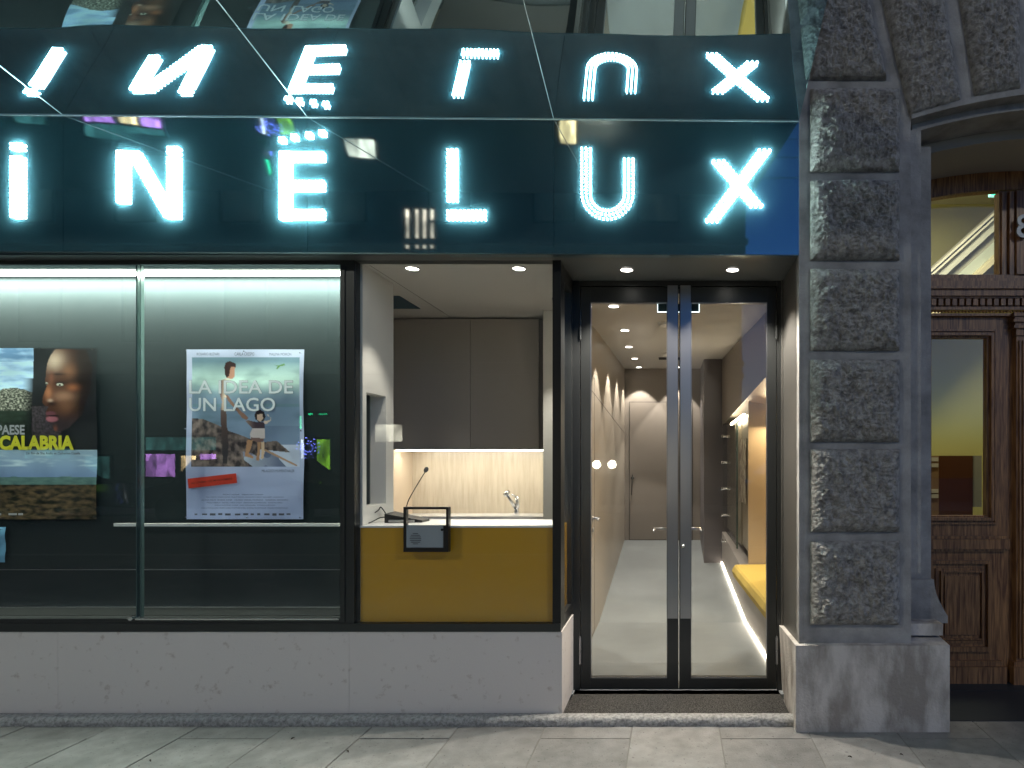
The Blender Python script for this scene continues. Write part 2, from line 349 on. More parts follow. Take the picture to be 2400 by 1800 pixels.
# letters as clusters of small light domes
def fill(p00, p10, p11, p01, nu, nv):
    out = []
    for i in range(nu):
        for j in range(nv):
            a = i/(nu-1) if nu > 1 else .5; b = j/(nv-1) if nv > 1 else .5
            u = (1-a)*(1-b)*p00[0]+a*(1-b)*p10[0]+a*b*p11[0]+(1-a)*b*p01[0]
            v = (1-a)*(1-b)*p00[1]+a*(1-b)*p10[1]+a*b*p11[1]+(1-a)*b*p01[1]
            out.append((u, v))
    return out
def rect(x0, x1, y0, y1, nu, nv): return fill((x0,y0),(x1,y0),(x1,y1),(x0,y1),nu,nv)
U3 = []
for r in (40, 50, 60):
    n = int(PI*r/(9.0 if r > 45 else 7))
    U3 += [(1423.7-r*math.cos(PI*i/n), 454+r*math.sin(PI*i/n)) for i in range(n+1)]
    nn = 12 if r > 45 else 16
    U3 += [(1423.7-r, 349+(454-349)*i/nn) for i in range(nn)]
    nn = 9 if r > 45 else 12
    U3 += [(1423.7+r, 374+(454-374)*i/nn) for i in range(nn)]
CC = []
for r in (45, 55, 65):
    n = int(1.5*PI*r/8)
    CC += [(-250+r*math.cos(PI*.25+1.5*PI*i/n), 432-1.2*r*math.sin(PI*.25+1.5*PI*i/n)) for i in range(n+1)]
def diag(p, q, w, n, k):
    d = Vector((q[0]-p[0], q[1]-p[1])).normalized(); h = Vector((1, 0))*w/2
    return fill((p[0]-h.x,p[1]),(p[0]+h.x,p[1]),(q[0]+h.x,q[1]),(q[0]-h.x,q[1]),k,n)
LET = {
 'C': (CC, .0065),
 'i': (rect(32,54,371,508,4,19)+rect(32,54,340,350,4,2), .0076),
 'N': (rect(280,301,358,474,4,17)+rect(398,420,349,360,4,2)+rect(398,420,372,510,4,19)+diag((316,360),(402,508),24,19,4), .0076),
 'E': (rect(660,681,360,513,4,21)+rect(688,758,361,376,10,3)+rect(688,758,428,445,10,3)+rect(688,758,496,512,10,3)
       +[(x+a,y+b) for x,y in ((663,329),(692,323),(726,318),(757,313)) for a,b in ((-4,-3),(4,-3),(-4,4),(4,4))], .0074),
 'L': (rect(1051,1071,353,471,3,14)+rect(1051,1137,496,514,10,3), .0060),
 'U': (U3, .0046),
 'X': (diag((1791,355),(1669,518),24,20,3)+diag((1684,380),(1772,483),24,14,3), .0072),
}
def domes(bm, pts, r):
    for u, v in pts:
        bmesh.ops.create_icosphere(bm, subdivisions=1, radius=r, matrix=Matrix.Translation((X(u, SS), YS-r*1.5, Z(v, SS))))
    return bm
for ch, (pts, r) in LET.items():
    r *= .92
    acc = [p for p in pts if p[1] < 352 and ch in 'iE']
    o = obj('letter', domes(NB(), [p for p in pts if p not in acc], r), M_led, sign); o['label'] = f'glowing white dotted letter {ch}'
    if ch == 'L':
        bpy.data.objects.remove(o); o = obj('letter', domes(NB(), [p for p in pts if p[1] < 480], r), M_led, sign); o['label'] = 'glowing white dotted letter L'; obj('foot_stroke', domes(NB(), [p for p in pts if p[1] > 480], r), M_led, o)
    groups = [acc] if ch == 'i' else [acc[k:k+4] for k in range(0, len(acc), 4)]
    for g_ in groups:
        if g_: obj('accent_dot', domes(NB(), g_, r), M_led, o)
# canopy
TH = math.radians(11.2); LC = 1.55
canopy = thing('mirror_canopy', 'dark mirrored canopy sloping up over the sign reflecting its letters', 'canopy', (-1.9, YS-.7, zj(-1.9)+.1))
m = mat('canopy_mirror', (.40,.56,.62), .015, 1.0)
nt = m.node_tree; L = nt.links.new; b = nt.nodes['Principled BSDF']
tc = nt.nodes.new('ShaderNodeTexCoord'); n = nt.nodes.new('ShaderNodeTexNoise'); n.inputs['Scale'].default_value = 1.1; n.inputs['Detail'].default_value = 1.0
bn = nt.nodes.new('ShaderNodeBump'); bn.inputs['Strength'].default_value = .35; bn.inputs['Distance'].default_value = .035
L(tc.outputs['Object'], n.inputs['Vector']); L(n.outputs['Fac'], bn.inputs['Height']); L(bn.outputs[0], b.inputs['Normal'])
def cp(x, t, dz=0): return (x*(1-.008*t) if x < 0 else x-.03*t*(x/.65), YS-t, zj(x)+t*math.tan(TH)+dz)
for a, b in zip(seams, seams[1:]):
    bm = NB(); g = .0012
    hexa(bm, [cp(a+g,0),cp(b-g,0),cp(b-g,LC),cp(a+g,LC),cp(a+g,0,.012),cp(b-g,0,.012),cp(b-g,LC,.012),cp(a+g,LC,.012)])
    obj('mirror_panel', bm, MATS['canopy_mirror'], canopy)
M_seam = mat('seam_bright', (.75,.85,.86), .25, .6)
for a in seams[2:5]:
    bm = NB(); w = .0014
    hexa(bm, [cp(a-w,.004,-.002),cp(a+w,.004,-.002),cp(a+w,LC,-.002),cp(a-w,LC,-.002),cp(a-w,.004,-.0002),cp(a+w,.004,-.0002),cp(a+w,LC,-.0002),cp(a-w,LC,-.0002)])
    obj('seam', bm, M_seam, canopy)
bm = NB(); w = .004
hexa(bm, [(XL,YS-.004,zj(XL)-.004),(xs1,YS-.004,zj(xs1)-.004),(xs1,YS-.0002,zj(xs1)-.004),(XL,YS-.0002,zj(XL)-.004),(XL,YS-.004,zj(XL)-.0002),(xs1,YS-.004,zj(xs1)-.0002),(xs1,YS-.0002,zj(xs1)-.0002),(XL,YS-.0002,zj(XL)-.0002)])
obj('corner_trim', bm, M_seam, canopy)
bm = NB(); hexa(bm, [cp(XL,0,.013),cp(xs1,0,.013),cp(xs1,LC+.02,.013),cp(XL,LC+.02,.013),cp(XL,0,.10),cp(xs1,0,.10),cp(xs1,LC+.02,.03),cp(XL,LC+.02,.03)])
obj('canopy_deck', bm, M_frame, canopy)

# ================================================================== DOWNLIGHTS
def downlight(x, y, z, label, watts, group, r=.034, col=(1,.92,.81), size=74, blend=.45, name='downlight', tilt=(0,0), slope=0):
    t = thing(name, label, 'ceiling light', (x, y, z), group)
    bm = NB(); cyl(bm, (x,y,z-.0045), (x,y,z-.0010), r); obj('diffuser', bm, M_warmdisc, t)
    bm = NB(); n = 28; R = []
    for rr, dz in ((r*1.02,-.001),(r*1.02,-.006),(r*1.10,-.006),(r*1.14,-.001)):
        R.append([bm.verts.new((x+rr*math.cos(2*PI*i/n), y+rr*math.sin(2*PI*i/n), z+dz)) for i in range(n)])
    for A, B in zip(R, R[1:]):
        for i in range(n): bm.faces.new([A[i],A[(i+1)%n],B[(i+1)%n],B[i]])
    obj('ring', bm, M_ring, t)
    ld = bpy.data.lights.new('spot', 'SPOT'); ld.energy = watts; ld.color = col; ld.spot_size = math.radians(size); ld.spot_blend = blend; ld.shadow_soft_size = .012
    lo = bpy.data.objects.new('spot', ld); C.objects.link(lo); lo.location = (0, 0, -.012); lo.parent = t; lo.rotation_euler = (tilt[0], tilt[1], 0)
    return t
downlight(-.266, 3.349, SOF, 'round downlight in the outside soffit, left one above the glass doors', 60, 'downlights above the entrance doors', size=110, blend=.5, col=(1,.93,.82))
downlight(.328, 3.349, SOF, 'round downlight in the outside soffit, right one above the glass doors', 60, 'downlights above the entrance doors', size=110, blend=.5, col=(1,.93,.82))

# ================================================================== TICKET BOOTH
BX0, BX1 = -1.713, -.66
CZ = EYE+1.072
bm = NB(); box(bm, -2.6, -.66, YG+.05, 4.9, CZ, CZ+.03)
struct('ceiling', bm, M_ceil)
bm = NB(); box(bm, X(856,434)-.001, X(856,434)+.001, YG+.06, 4.46, CZ-.0012, CZ-.0004)
M_dk = mat('shadow_gap', (.02,.02,.02), .8)
tag(obj('ceiling_joint', bm, M_dk), None, None, kind='structure')
bm = NB(); xa, xb, ya, yb = -2.1, -1.785, 3.88, 4.20
box(bm, xa, xb, ya, yb, CZ-.004, CZ-.0005)
tag(obj('ceiling_vent', bm, mat('vent_blue', (.012,.05,.075), .5)), 'dark blue rectangular vent plate in the ticket booth ceiling', 'vent')
# left wall with an opening
wy0, wy1 = Y(424), Y(397); oz1 = Z(919,424); oz0 = Z(1187,424)
bm = NB(); yw0, yw1 = YG+.05, 3.62
def lw(bm, y0, y1, z0, z1): hexa(bm, [(BX0-.1,y0,z0),(BX0+.005*(y0-3.2)/.4,y0,z0),(BX0+.02*(y1-3.2)/.4,y1,z0),(BX0-.1,y1,z0),(BX0-.1,y0,z1),(BX0+.005*(y0-3.2)/.4,y0,z1),(BX0+.02*(y1-3.2)/.4,y1,z1),(BX0-.1,y1,z1)])
def lwb(bm, y0, y1, z0, z1): box(bm, BX0-.1, BX0+.012, y0, y1, z0, z1)
lwb(bm, yw0, wy0, .02, CZ); lwb(bm, wy1, yw1, .02, CZ); lwb(bm, wy0, wy1, .02, oz0); lwb(bm, wy0, wy1, oz1, CZ)
struct('wall_booth_left', bm, M_booth)
bm = NB(); box(bm, BX0-.09, BX0-.08, wy0-.02, wy1+.02, oz0-.02, oz1+.02)
o = obj('hatch_panel', bm, mat('hatch_grey', (.16,.155,.14), .4)); tag(o, 'tall grey recessed hatch panel in the pale left wall of the booth', 'hatch')
bm = NB(); box(bm, -2.6, BX0-.101, 3.60, 3.615, .02, CZ); box(bm, -2.75, -2.6, YG+.3, 4.9, .02, CZ+.03); struct('wall_booth_back_left', bm, M_booth)
bm = NB(); box(bm, -2.7, -.656, 4.83, 4.93, .02, CZ+.05); struct('wall_booth_rear', bm, M_splash)
bm = NB(); box(bm, -.933, -.66, 4.255, 4.83, .02, CZ); struct('wall_booth_column', bm, M_booth)
bm = NB(); box(bm, -2.7, -.66, 3.30, 4.83, .0, .02); struct('floor_booth', bm, M_floor)
# wall cabinets
YC = 4.46; s_c = F/YC
cab = thing('wall_cabinet', 'dark taupe two-door wall cabinet above the lit booth worktop', 'cabinet', (-1.5, YC, Z(1053.6,s_c)))
zc0, zc1 = Z(1053.6,s_c), CZ-.012
bm = NB(); box(bm, -2.6, -.936, YC+.019, 4.829, zc0, zc1); obj('cabinet_body', bm, M_cab, cab)
xm = X(1102.5, s_c)
for a, b in ((-2.6, xm-.0015), (xm+.0015, X(1262,s_c))):
    bm = NB(); box(bm, a, b, YC, YC+.018, zc0-.001, zc1); obj('door', bm, M_cab, cab, bevel=.001)
bm = NB(); box(bm, X(1262,s_c)+.002, -.936, YC+.004, YC+.018, zc0, zc1); obj('filler', bm, mat('cab_side', (.10,.09,.085), .5), cab)
bm = NB(); box(bm, -2.10, -.95, YC+.05, YC+.075, zc0-.010, zc0-.001); obj('light_strip', bm, emis('cabinet_led', (1,.95,.86), 5), cab)
# niche side and rear worktop
bm = NB(); box(bm, -2.6, -2.115, YC, 4.829, .02, zc0-.001)
struct('wall_booth_niche', bm, mat('peach_panel', (.62,.50,.37), .5))
wt = thing('rear_worktop', 'pale rear worktop with sunken dark sink below the wall cabinet', 'worktop', (-1.5, 4.4, .90))
zw = Z(1203, F/4.83)
bm = NB(); box(bm, -2.114, -.935, 4.56, 4.829, zw-.03, zw); obj('top', bm, M_white, wt, bevel=.002)
bm = NB(); box(bm, -2.114, -.935, 4.28, 4.559, zw-.06, zw-.034); obj('sink_basin', bm, M_steel, wt, bevel=.002)
bm = NB(); box(bm, -2.114, -.935, 4.30, 4.82, .1, zw-.061); obj('base_unit', bm, M_cab, wt)
# tap
sx = F/4.60
tap = thing('tap', 'chrome mixer tap leaning over the rear sink', 'tap', (X(1209,sx), 4.60, zw))
bm = NB(); cyl(bm, (X(1210,sx),4.60,zw), (X(1210,sx),4.60,Z(1190,sx)), .022, .018); cyl(bm, (X(1212,sx),4.60,Z(1190,sx)), (X(1212,sx),4.60,Z(1164,sx)), .017); obj('body', bm, M_chrome, tap, smooth=True)
bm = NB(); cyl(bm, (X(1210,sx),4.60,Z(1194,sx)), (X(1196,sx),4.50,Z(1155,sx)), .014, .012); cyl(bm, (X(1193,sx),4.485,Z(1158,sx)), (X(1199,sx),4.515,Z(1151,sx)), .017); obj('spout', bm, M_chrome, tap, smooth=True)
bm = NB(); cyl(bm, (X(1212,sx),4.60,Z(1165,sx)), (X(1203,sx),4.55,Z(1158,sx)), .009, .006); obj('lever', bm, M_chrome, tap, smooth=True)
# front counter with yellow face
ctr = thing('ticket_counter', 'ticket counter with glossy mustard yellow front behind the booth window', 'counter', (-1.15, 3.3, .02))
zk = Z(1232, F/3.235)
bm = NB(); box(bm, BX0+.014, X(1296,436)+.02, 3.236, 3.262, .42, zk-.011); obj('front_panel', bm, M_yellow, ctr, bevel=.002)
bm = NB(); box(bm, X(1296,436)+.021, xr-.045, 3.262, 3.57, .42, zk-.011); box(bm, X(1296,436)+.021, xr-.045, 3.24, 3.261, .42, zk-.011)
obj('side_panel', bm, M_yellow, ctr)
bm = NB(); box(bm, BX0+.014, xr-.043, 3.228, 3.585, zk-.010, zk); obj('top', bm, M_white, ctr, bevel=.0015)
bm = NB(); box(bm, BX0+.02, -.70, 3.27, 3.56, .05, zk-.012); obj('carcass', bm, M_cab, ctr)
# desk microphone console
sp = F/3.42
con = thing('desk_microphone', 'black desk console with thin gooseneck microphone and grey foam head', 'microphone', (X(950,sp), 3.42, zk))
bm = NB()
x0, x1 = X(911,sp), X(993,sp)
hexa(bm, [(x0,3.37,zk),(x1,3.40,zk),(x1,3.50,zk),(x0,3.50,zk),(x0,3.37,zk+.052),(x1,3.40,zk+.012),(x1,3.50,zk+.012),(x0,3.50,zk+.056)])
obj('base', bm, M_black, con, bevel=.003)
bm = NB(); box(bm, x0+.03, x1-.03, 3.355, 3.372, zk+.006, zk+.018); obj('connector', bm, M_steel, con)
pts = spline([(X(949,sp),3.43,zk+.04),(X(953,sp),3.43,Z(1180,sp)),(X(968,sp),3.43,Z(1150,sp)),(X(994,sp),3.43,Z(1107,sp))])
bm = NB(); tube(bm, pts, .0028); obj('gooseneck', bm, M_black, con, smooth=True)
bm = NB(); bmesh.ops.create_icosphere(bm, subdivisions=3, radius=1, matrix=Matrix.Translation((X(997,sp),3.43,Z(1101,sp))) @ Matrix.Rotation(math.radians(25),4,'Y') @ Matrix.Diagonal((.0125,.0125,.0175,1)))
obj('foam_head', bm, mat('foam', (.055,.06,.065), .95, 0, .1, bump=(300,.5,.002)), con, smooth=True)
bm = NB(); tube(bm, spline([(X(911,sp),3.40,zk+.04),(X(897,sp),3.40,Z(1188,sp)),(X(890,sp),3.40,Z(1196,sp)),(X(866,sp),3.38,Z(1212,sp)),(X(845,sp),3.35,zk+.004)]), .003); obj('cable', bm, M_black, con, smooth=True)
bm = NB(); tube(bm, spline([(X(911,sp),3.39,zk+.032),(X(900,sp),3.37,Z(1212,sp)),(X(885,sp),3.33,zk+.006),(X(872,sp),3.29,zk+.004)]), .003); obj('cable', bm, M_black, con, smooth=True)
# intercom hung on the glass
si = F/3.185
ic = thing('intercom', 'black framed grey intercom speaker with carrying-handle loop on the booth window', 'intercom', (X(1000,si), 3.19, Z(1294,si)))
x0, x1 = X(948,si), X(1053,si); zb_, zm_, zt_ = Z(1293,si), Z(1231,si), Z(1188,si)
bm = NB(); w = .0125
box(bm, x0, x0+w, 3.172, 3.204, zb_, zt_-.012); box(bm, x1-w, x1, 3.172, 3.204, zb_, zt_-.012)
box(bm, x0+w, x1-w, 3.173, 3.203, zb_, zb_+.022); box(bm, x0, x1, 3.172, 3.204, zt_-.012, zt_)
box(bm, x1-w-.015, x1-w, 3.1735, 3.203, zb_+.022, zm_)
obj('frame', bm, mat('intercom_black', (.012,.010,.010), .3), ic, bevel=.002)
bm = NB(); box(bm, x0+w+.001, x1-w-.016, 3.176, 3.200, zb_+.023, zm_); obj('face_plate', bm, mat('intercom_grey', (.25,.28,.29), .5, 0), ic, bevel=.0015)
bm = NB(); cx, cz = X(975.5,si), Z(1262,si); R = .031
for k in range(7):
    dz = (k-3)*.0092; h = math.sqrt(max(R*R-dz*dz, 0)); h = max(h, .014); box(bm, cx-h*.98, cx+h*.98, 3.1745, 3.1765, cz+dz-.0013, cz+dz+.0013)
obj('speaker_grille', bm, M_black, ic)
bm = NB(); cyl(bm, (X(1038,si),3.1765,Z(1241,si)), (X(1038,si),3.172,Z(1241,si)), .007); obj('button', bm, M_black, ic)
G = 'downlights in the ticket booth ceiling'
downlight(-1.455, 3.32, CZ, 'leftmost round downlight in the ticket booth ceiling', 15, G, size=64)
downlight(-.863, 3.32, CZ, 'round downlight in the booth ceiling near the window, beside the corner post', 26, G, size=64)
downlight(-.770, 3.95, CZ, 'round downlight deeper in the booth, half hidden by the corner post', 22, G, size=64)

# ================================================================== CORRIDOR
def cz_(y): return EYE + 1.052+.0414*(y-4.56)
def fz_(y): return EYE-1.367 if y < 5.05 else EYE-1.367+.135*(y-5.05)
def rx(y): return .665-.0415*(y-3.6)
YE = 7.65; XW = -.635
bm = NB(); ys = [3.50, 5.05, YE]
def strip(bm, ys, fx0, fx1, fz, th):
    for a, b in zip(ys, ys[1:]):
        b_ = b-1e-4 if b < YE else b
        hexa(bm, [(fx0(a),a,fz(a)-th),(fx1(a),a,fz(a)-th),(fx1(b),b,fz(b_)-th),(fx0(b),b,fz(b_)-th),(fx0(a),a,fz(a)),(fx1(a),a,fz(a)),(fx1(b),b,fz(b_)),(fx0(b),b,fz(b_))])
strip(bm, ys, lambda y: XW-.1, lambda y: 1.0, fz_, .05); struct('floor', bm, M_floor)
bm = NB(); strip(bm, [Y(390)+.03, YE], lambda y: XW-.019, lambda y: 1.3, lambda y: cz_(y)+.03, .03); struct('ceiling_corridor', bm, M_ceil)
bm = NB(); box(bm, XW-.02, XW, 3.625, YE, .0, 2.9); struct('wall_corridor_left', bm, mat('beige_wall', (.36,.315,.26), .4))
# panel joint across the left wall, sloping with the ramp
bm = NB(); za, zc_ = EYE+.545, EYE+.35
hexa(bm, [(XW,3.7,za+.05),(XW+.0012,3.7,za+.05),(XW+.0012,YE,zc_),(XW,YE,zc_),(XW,3.7,za+.054),(XW+.0012,3.7,za+.054),(XW+.0012,YE,zc_+.004),(XW,YE,zc_+.004)])
tag(obj('wall_joint', bm, M_dk), None, None, kind='structure')
bm = NB(); box(bm, XW-.1, 1.2, YE, YE+.1, .0, 3.0); struct('wall_corridor_end', bm, M_int)
se = F/YE
ed = thing('end_door', 'flush taupe door in the far wall at the end of the corridor', 'door', (X(1520,se), YE, fz_(YE)))
bm = NB(); box(bm, X(1476,se), X(1622,se), YE-.006, YE-.001, fz_(YE)+.008, Z(943,se)); obj('leaf', bm, M_int, ed)
bm = NB(); frame_ring(bm, X(1474.5,se), X(1623.5,se), fz_(YE)+.001, Z(941.8,se), .006, YE-.0035, YE-.0005); obj('shadow_gap', bm, M_dk, ed)
bm = NB(); cyl(bm, (X(1483,se),YE-.05,Z(1120,se)), (X(1483,se),YE-.01,Z(1120,se)), .02); cyl(bm, (X(1483,se),YE-.05,Z(1112,se)), (X(1481,se),YE-.05,Z(1160,se)), .006); obj('handle', bm, M_black, ed, smooth=True)
# left wall door
ld_ = thing('side_door', 'flush door with steel lever in the left wall of the corridor', 'door', (XW, 4.3, .03))
bm = NB(); frame_ring(bm, 0, .9, .04, 2.05, .004, 0, .001)
for v in bm.verts: v.co = (XW+.0012-v.co.y, 4.0+v.co.x*.85, v.co.z)
obj('shadow_gap', bm, M_dk, ld_)
zh = EYE-.447
bm = NB(); cyl(bm, (XW,4.64,zh), (XW+.055,4.64,zh), .009); cyl(bm, (XW+.055,4.65,zh), (XW+.055,4.53,zh), .009); cyl(bm, (XW+.001,4.64,zh), (XW+.008,4.64,zh), .025)
obj('handle', bm, M_steel, ld_, smooth=True)
bm = NB(); cyl(bm, (XW+.001,4.64,zh-.09), (XW+.01,4.64,zh-.09), .018); obj('lock', bm, M_steel, ld_, smooth=True)
# projecting column on the right
bm = NB(); box(bm, .335, 1.2, 6.70, YE-.001, .1, 2.9); struct('wall_column', bm, mat('dark_taupe', (.10,.09,.095), .5))
# right wall: upper part, inclined niche soffit, niche, low kick wall
Ya, Yb = 3.62, 6.699
def tz(y): return EYE+.583-.078*(y-4.23)
bm = NB()
hexa(bm, [(rx(Ya),Ya,tz(Ya)),(1.3,Ya,tz(Ya)),(1.3,Yb,tz(Yb)),(rx(Yb),Yb,tz(Yb)),(rx(Ya),Ya,2.9),(1.3,Ya,2.9),(1.3,Yb,2.9),(rx(Yb),Yb,2.9)])
struct('wall_corridor_right', bm, M_int)
M_tan = mat('tan_panel', (.42,.33,.225), .5)
bm = NB(); YN = 5.10
quad(bm, (rx(Ya)+.001,Ya,tz(Ya)-.001),(1.15,Ya,EYE+.41),(1.15,YN,EYE+.41),(rx(YN)+.001,YN,tz(YN)-.001)); struct('niche_soffit', bm, M_tan)
bm = NB(); box(bm, .634, 1.25, YN, YN+.03, .35, EYE+.51); box(bm, 1.15, 1.2, Ya, YN, .35, EYE+.6); struct('wall_niche', bm, M_tan)
bm = NB(); hexa(bm, [(rx(Ya),Ya,.0),(1.2,Ya,.0),(1.2,YN,.0),(rx(YN),YN,.0),(rx(Ya),Ya,.39),(1.2,Ya,.39),(1.2,YN,.39),(rx(YN),YN,.39)])
hexa(bm, [(rx(YN),YN+.001,.0),(1.2,YN+.001,.0),(1.2,Yb,.0),(rx(Yb),Yb,.0),(rx(YN),YN+.001,.43),(1.2,YN+.001,.43),(1.2,Yb,.60),(rx(Yb),Yb,.60)])
M_dt = mat('dark_taupe2', (.34,.31,.285), .45); struct('wall_kick', bm, M_dt)
# bench
bench = thing('bench', 'yellow upholstered bench cushion in the niche behind the right glass door', 'bench', (.8, 4.4, .39))
bm = NB()
zt2, zb2 = EYE-.885, EYE-.985
n = 14
def bx(y): return .571-.0474*(y-3.72)
rows = []
ysb = [3.64+(5.09-3.64)*i/n for i in range(n+1)]
for i, y in enumerate(ysb):
    w_ = .003*math.sin(i*2.1)
    rows.append([bm.verts.new(q) for q in ((1.14,y,zb2),(bx(y),y,zb2),(bx(y)-.012+w_,y,(zb2+zt2)/2),(bx(y)+.004,y,zt2-.012),(bx(y)+.02,y,zt2),(.85,y,zt2+.008+w_),(1.14,y,zt2))])
for A, B in zip(rows, rows[1:]):
    for i in range(6): bm.faces.new([A[i],B[i],B[i+1],A[i+1]])
    bm.faces.new([A[6],B[6],B[0],A[0]])
bm.faces.new(rows[0]); bm.faces.new(rows[-1][::-1])
obj('cushion', bm, mat('mustard_fabric', (.50,.37,.10), .9, 0, .1, bump=(160,.5,.003)), bench)
# poster display inside
disp = thing('display_case', 'glazed display case with steel clips beyond the corridor bench', 'display case', (.6, 5.8, .6))
bm = NB(); box(bm, .634, .66, YN+.031, 6.10, .62, EYE+.40); obj('back_panel', bm, mat('case_brown', (.20,.17,.12), .35), disp)
bm = NB(); quad(bm, (.628,YN+.10,EYE+.20),(.628,5.75,EYE+.20),(.628,5.75,EYE-.38),(.628,YN+.10,EYE-.38))
r2 = bmesh.ops.extrude_face_region(bm, geom=bm.faces[:]); [setattr(q.co,'x',q.co.x-.004) for q in r2['geom'] if isinstance(q, bmesh.types.BMVert)]
obj('leaflet_rack', bm, mat('leaflets', (.55,.52,.42), .4, var=(14,(.15,.10,.08),.42,.55,3)), disp)
def hx(y): return rx(y)-.004
bm = NB(); hexa(bm, [(hx(5.55),5.55,.60),(hx(5.55)+.006,5.55,.60),(hx(6.6)+.006,6.6,.66),(hx(6.6),6.6,.66),(hx(5.55),5.55,EYE+.36),(hx(5.55)+.006,5.55,EYE+.36),(hx(6.6)+.006,6.6,EYE+.41),(hx(6.6),6.6,EYE+.41)])
obj('glass_front', bm, M_dglass, disp)
bm = NB(); hexa(bm, [(hx(5.55)-.003,5.535,.58),(hx(5.55)+.012,5.535,.58),(hx(5.55)+.012,5.55,.58),(hx(5.55)-.003,5.55,.58),(hx(5.55)-.003,5.535,EYE+.37),(hx(5.55)+.012,5.535,EYE+.37),(hx(5.55)+.012,5.55,EYE+.37),(hx(5.55)-.003,5.55,EYE+.37)])
obj('glass_edge', bm, MATS['polished_glass_edge'], disp)
bm = NB(); hexa(bm, [(hx(5.57)+.05,5.57,.60),(hx(5.57)+.06,5.57,.60),(hx(6.6)+.06,6.6,.66),(hx(6.6)+.05,6.6,.66),(hx(5.57)+.05,5.57,EYE+.36),(hx(5.57)+.06,5.57,EYE+.36),(hx(6.6)+.06,6.6,EYE+.41),(hx(6.6)+.05,6.6,EYE+.41)])
obj('clip_board', bm, mat('board_olive', (.24,.21,.15), .35), disp)
for v in (1023, 1084, 1145, 1207, 1267):
    bm = NB(); y = 6.35; z = Z(v, F/y); cyl(bm, (hx(y)-.035,y,z), (hx(y)+.05,y,z), .012); cyl(bm, (hx(y)-.045,y,z), (hx(y)-.034,y,z), .018); obj('clip', bm, M_chrome, disp, smooth=True)
bm = NB(); y0, y1 = 5.15, 6.0
hexa(bm, [(.595,y0,EYE+.395),(.615,y0,EYE+.395),(.585,y1,EYE+.36),(.565,y1,EYE+.36),(.595,y0,EYE+.405),(.615,y0,EYE+.405),(.585,y1,EYE+.375),(.565,y1,EYE+.375)])
obj('light_bar', bm, emis('case_bar', (1,.85,.6), 22), disp)
ALn = []
def area(name, loc, rot, sx_, sy_, watts, col, parent=None):
    ld = bpy.data.lights.new(name, 'AREA'); ld.shape = 'RECTANGLE'; ld.size = sx_; ld.size_y = sy_; ld.energy = watts; ld.color = col
    o = bpy.data.objects.new(name, ld); C.objects.link(o); o.location = loc; o.rotation_euler = rot
    if parent:
        o.parent = parent; o.matrix_parent_inverse = Matrix.Translation(-Vector(ORG[parent.name]))
    return o
area('niche_glow', (.9, 5.0, EYE+.38), (math.radians(-40),0,0), .35, .05, 7, (1,.78,.48), disp)
# floor LED line
bm = NB()
for a, b in ((3.62,5.05),(5.05,6.69)):
    b_ = b-1e-4 if b < 6 else b
    hexa(bm, [(rx(a)-.010,a,fz_(a)+.002),(rx(a)-.001,a,fz_(a)+.002),(rx(b)-.001,b,fz_(b_)+.002),(rx(b)-.010,b,fz_(b_)+.002),(rx(a)-.010,a,fz_(a)+.016),(rx(a)-.001,a,fz_(a)+.016),(rx(b)-.001,b,fz_(b_)+.016),(rx(b)-.010,b,fz_(b_)+.016)])
tag(obj('light_strip', bm, M_strip), 'glowing warm light line along the foot of the corridor right wall', 'light strip')
# corridor downlights
for i, (x, y) in enumerate(((-.40,4.85),(-.435,5.75),(-.437,6.62),(-.44,7.45))):
    downlight(x, y, cz_(y)-.002, ('%s round downlight in the row along the corridor ceiling' % ('nearest','second nearest','third nearest','farthest')[i]), 28, 'downlights along the corridor ceiling', r=.033, size=76, blend=.18)
downlight(.04, 7.45, cz_(7.45)-.002, 'round downlight by the far wall hidden behind the door stiles', 28, 'downlights along the corridor ceiling', r=.033, size=76, blend=.18)
downlight(-.40, 3.95, cz_(3.95)-.002, 'round downlight just inside the doors above the left pane', 14, 'downlights along the corridor ceiling', r=.033, size=76, blend=.18)
for x, y in ((.02,4.55),(.01,6.3)):
    t = thing('smoke_detector', 'small pale disc detector on the corridor ceiling behind the door stiles', 'detector', (x,y,cz_(y)), 'detectors on the corridor ceiling')
    bm = NB(); cyl(bm, (x-.09,y,cz_(y)-.025), (x-.09,y,cz_(y)-.001), .04, .055, 24); obj('housing', bm, M_white, t, smooth=False)
bm = NB()
for k in range(5): box(bm, -.17, .1, 6.55+k*.03, 6.565+k*.03, cz_(6.6)-.006, cz_(6.6)-.002)
tag(obj('ceiling_grille', bm, M_dk), 'small black slotted grille in the corridor ceiling', 'grille')

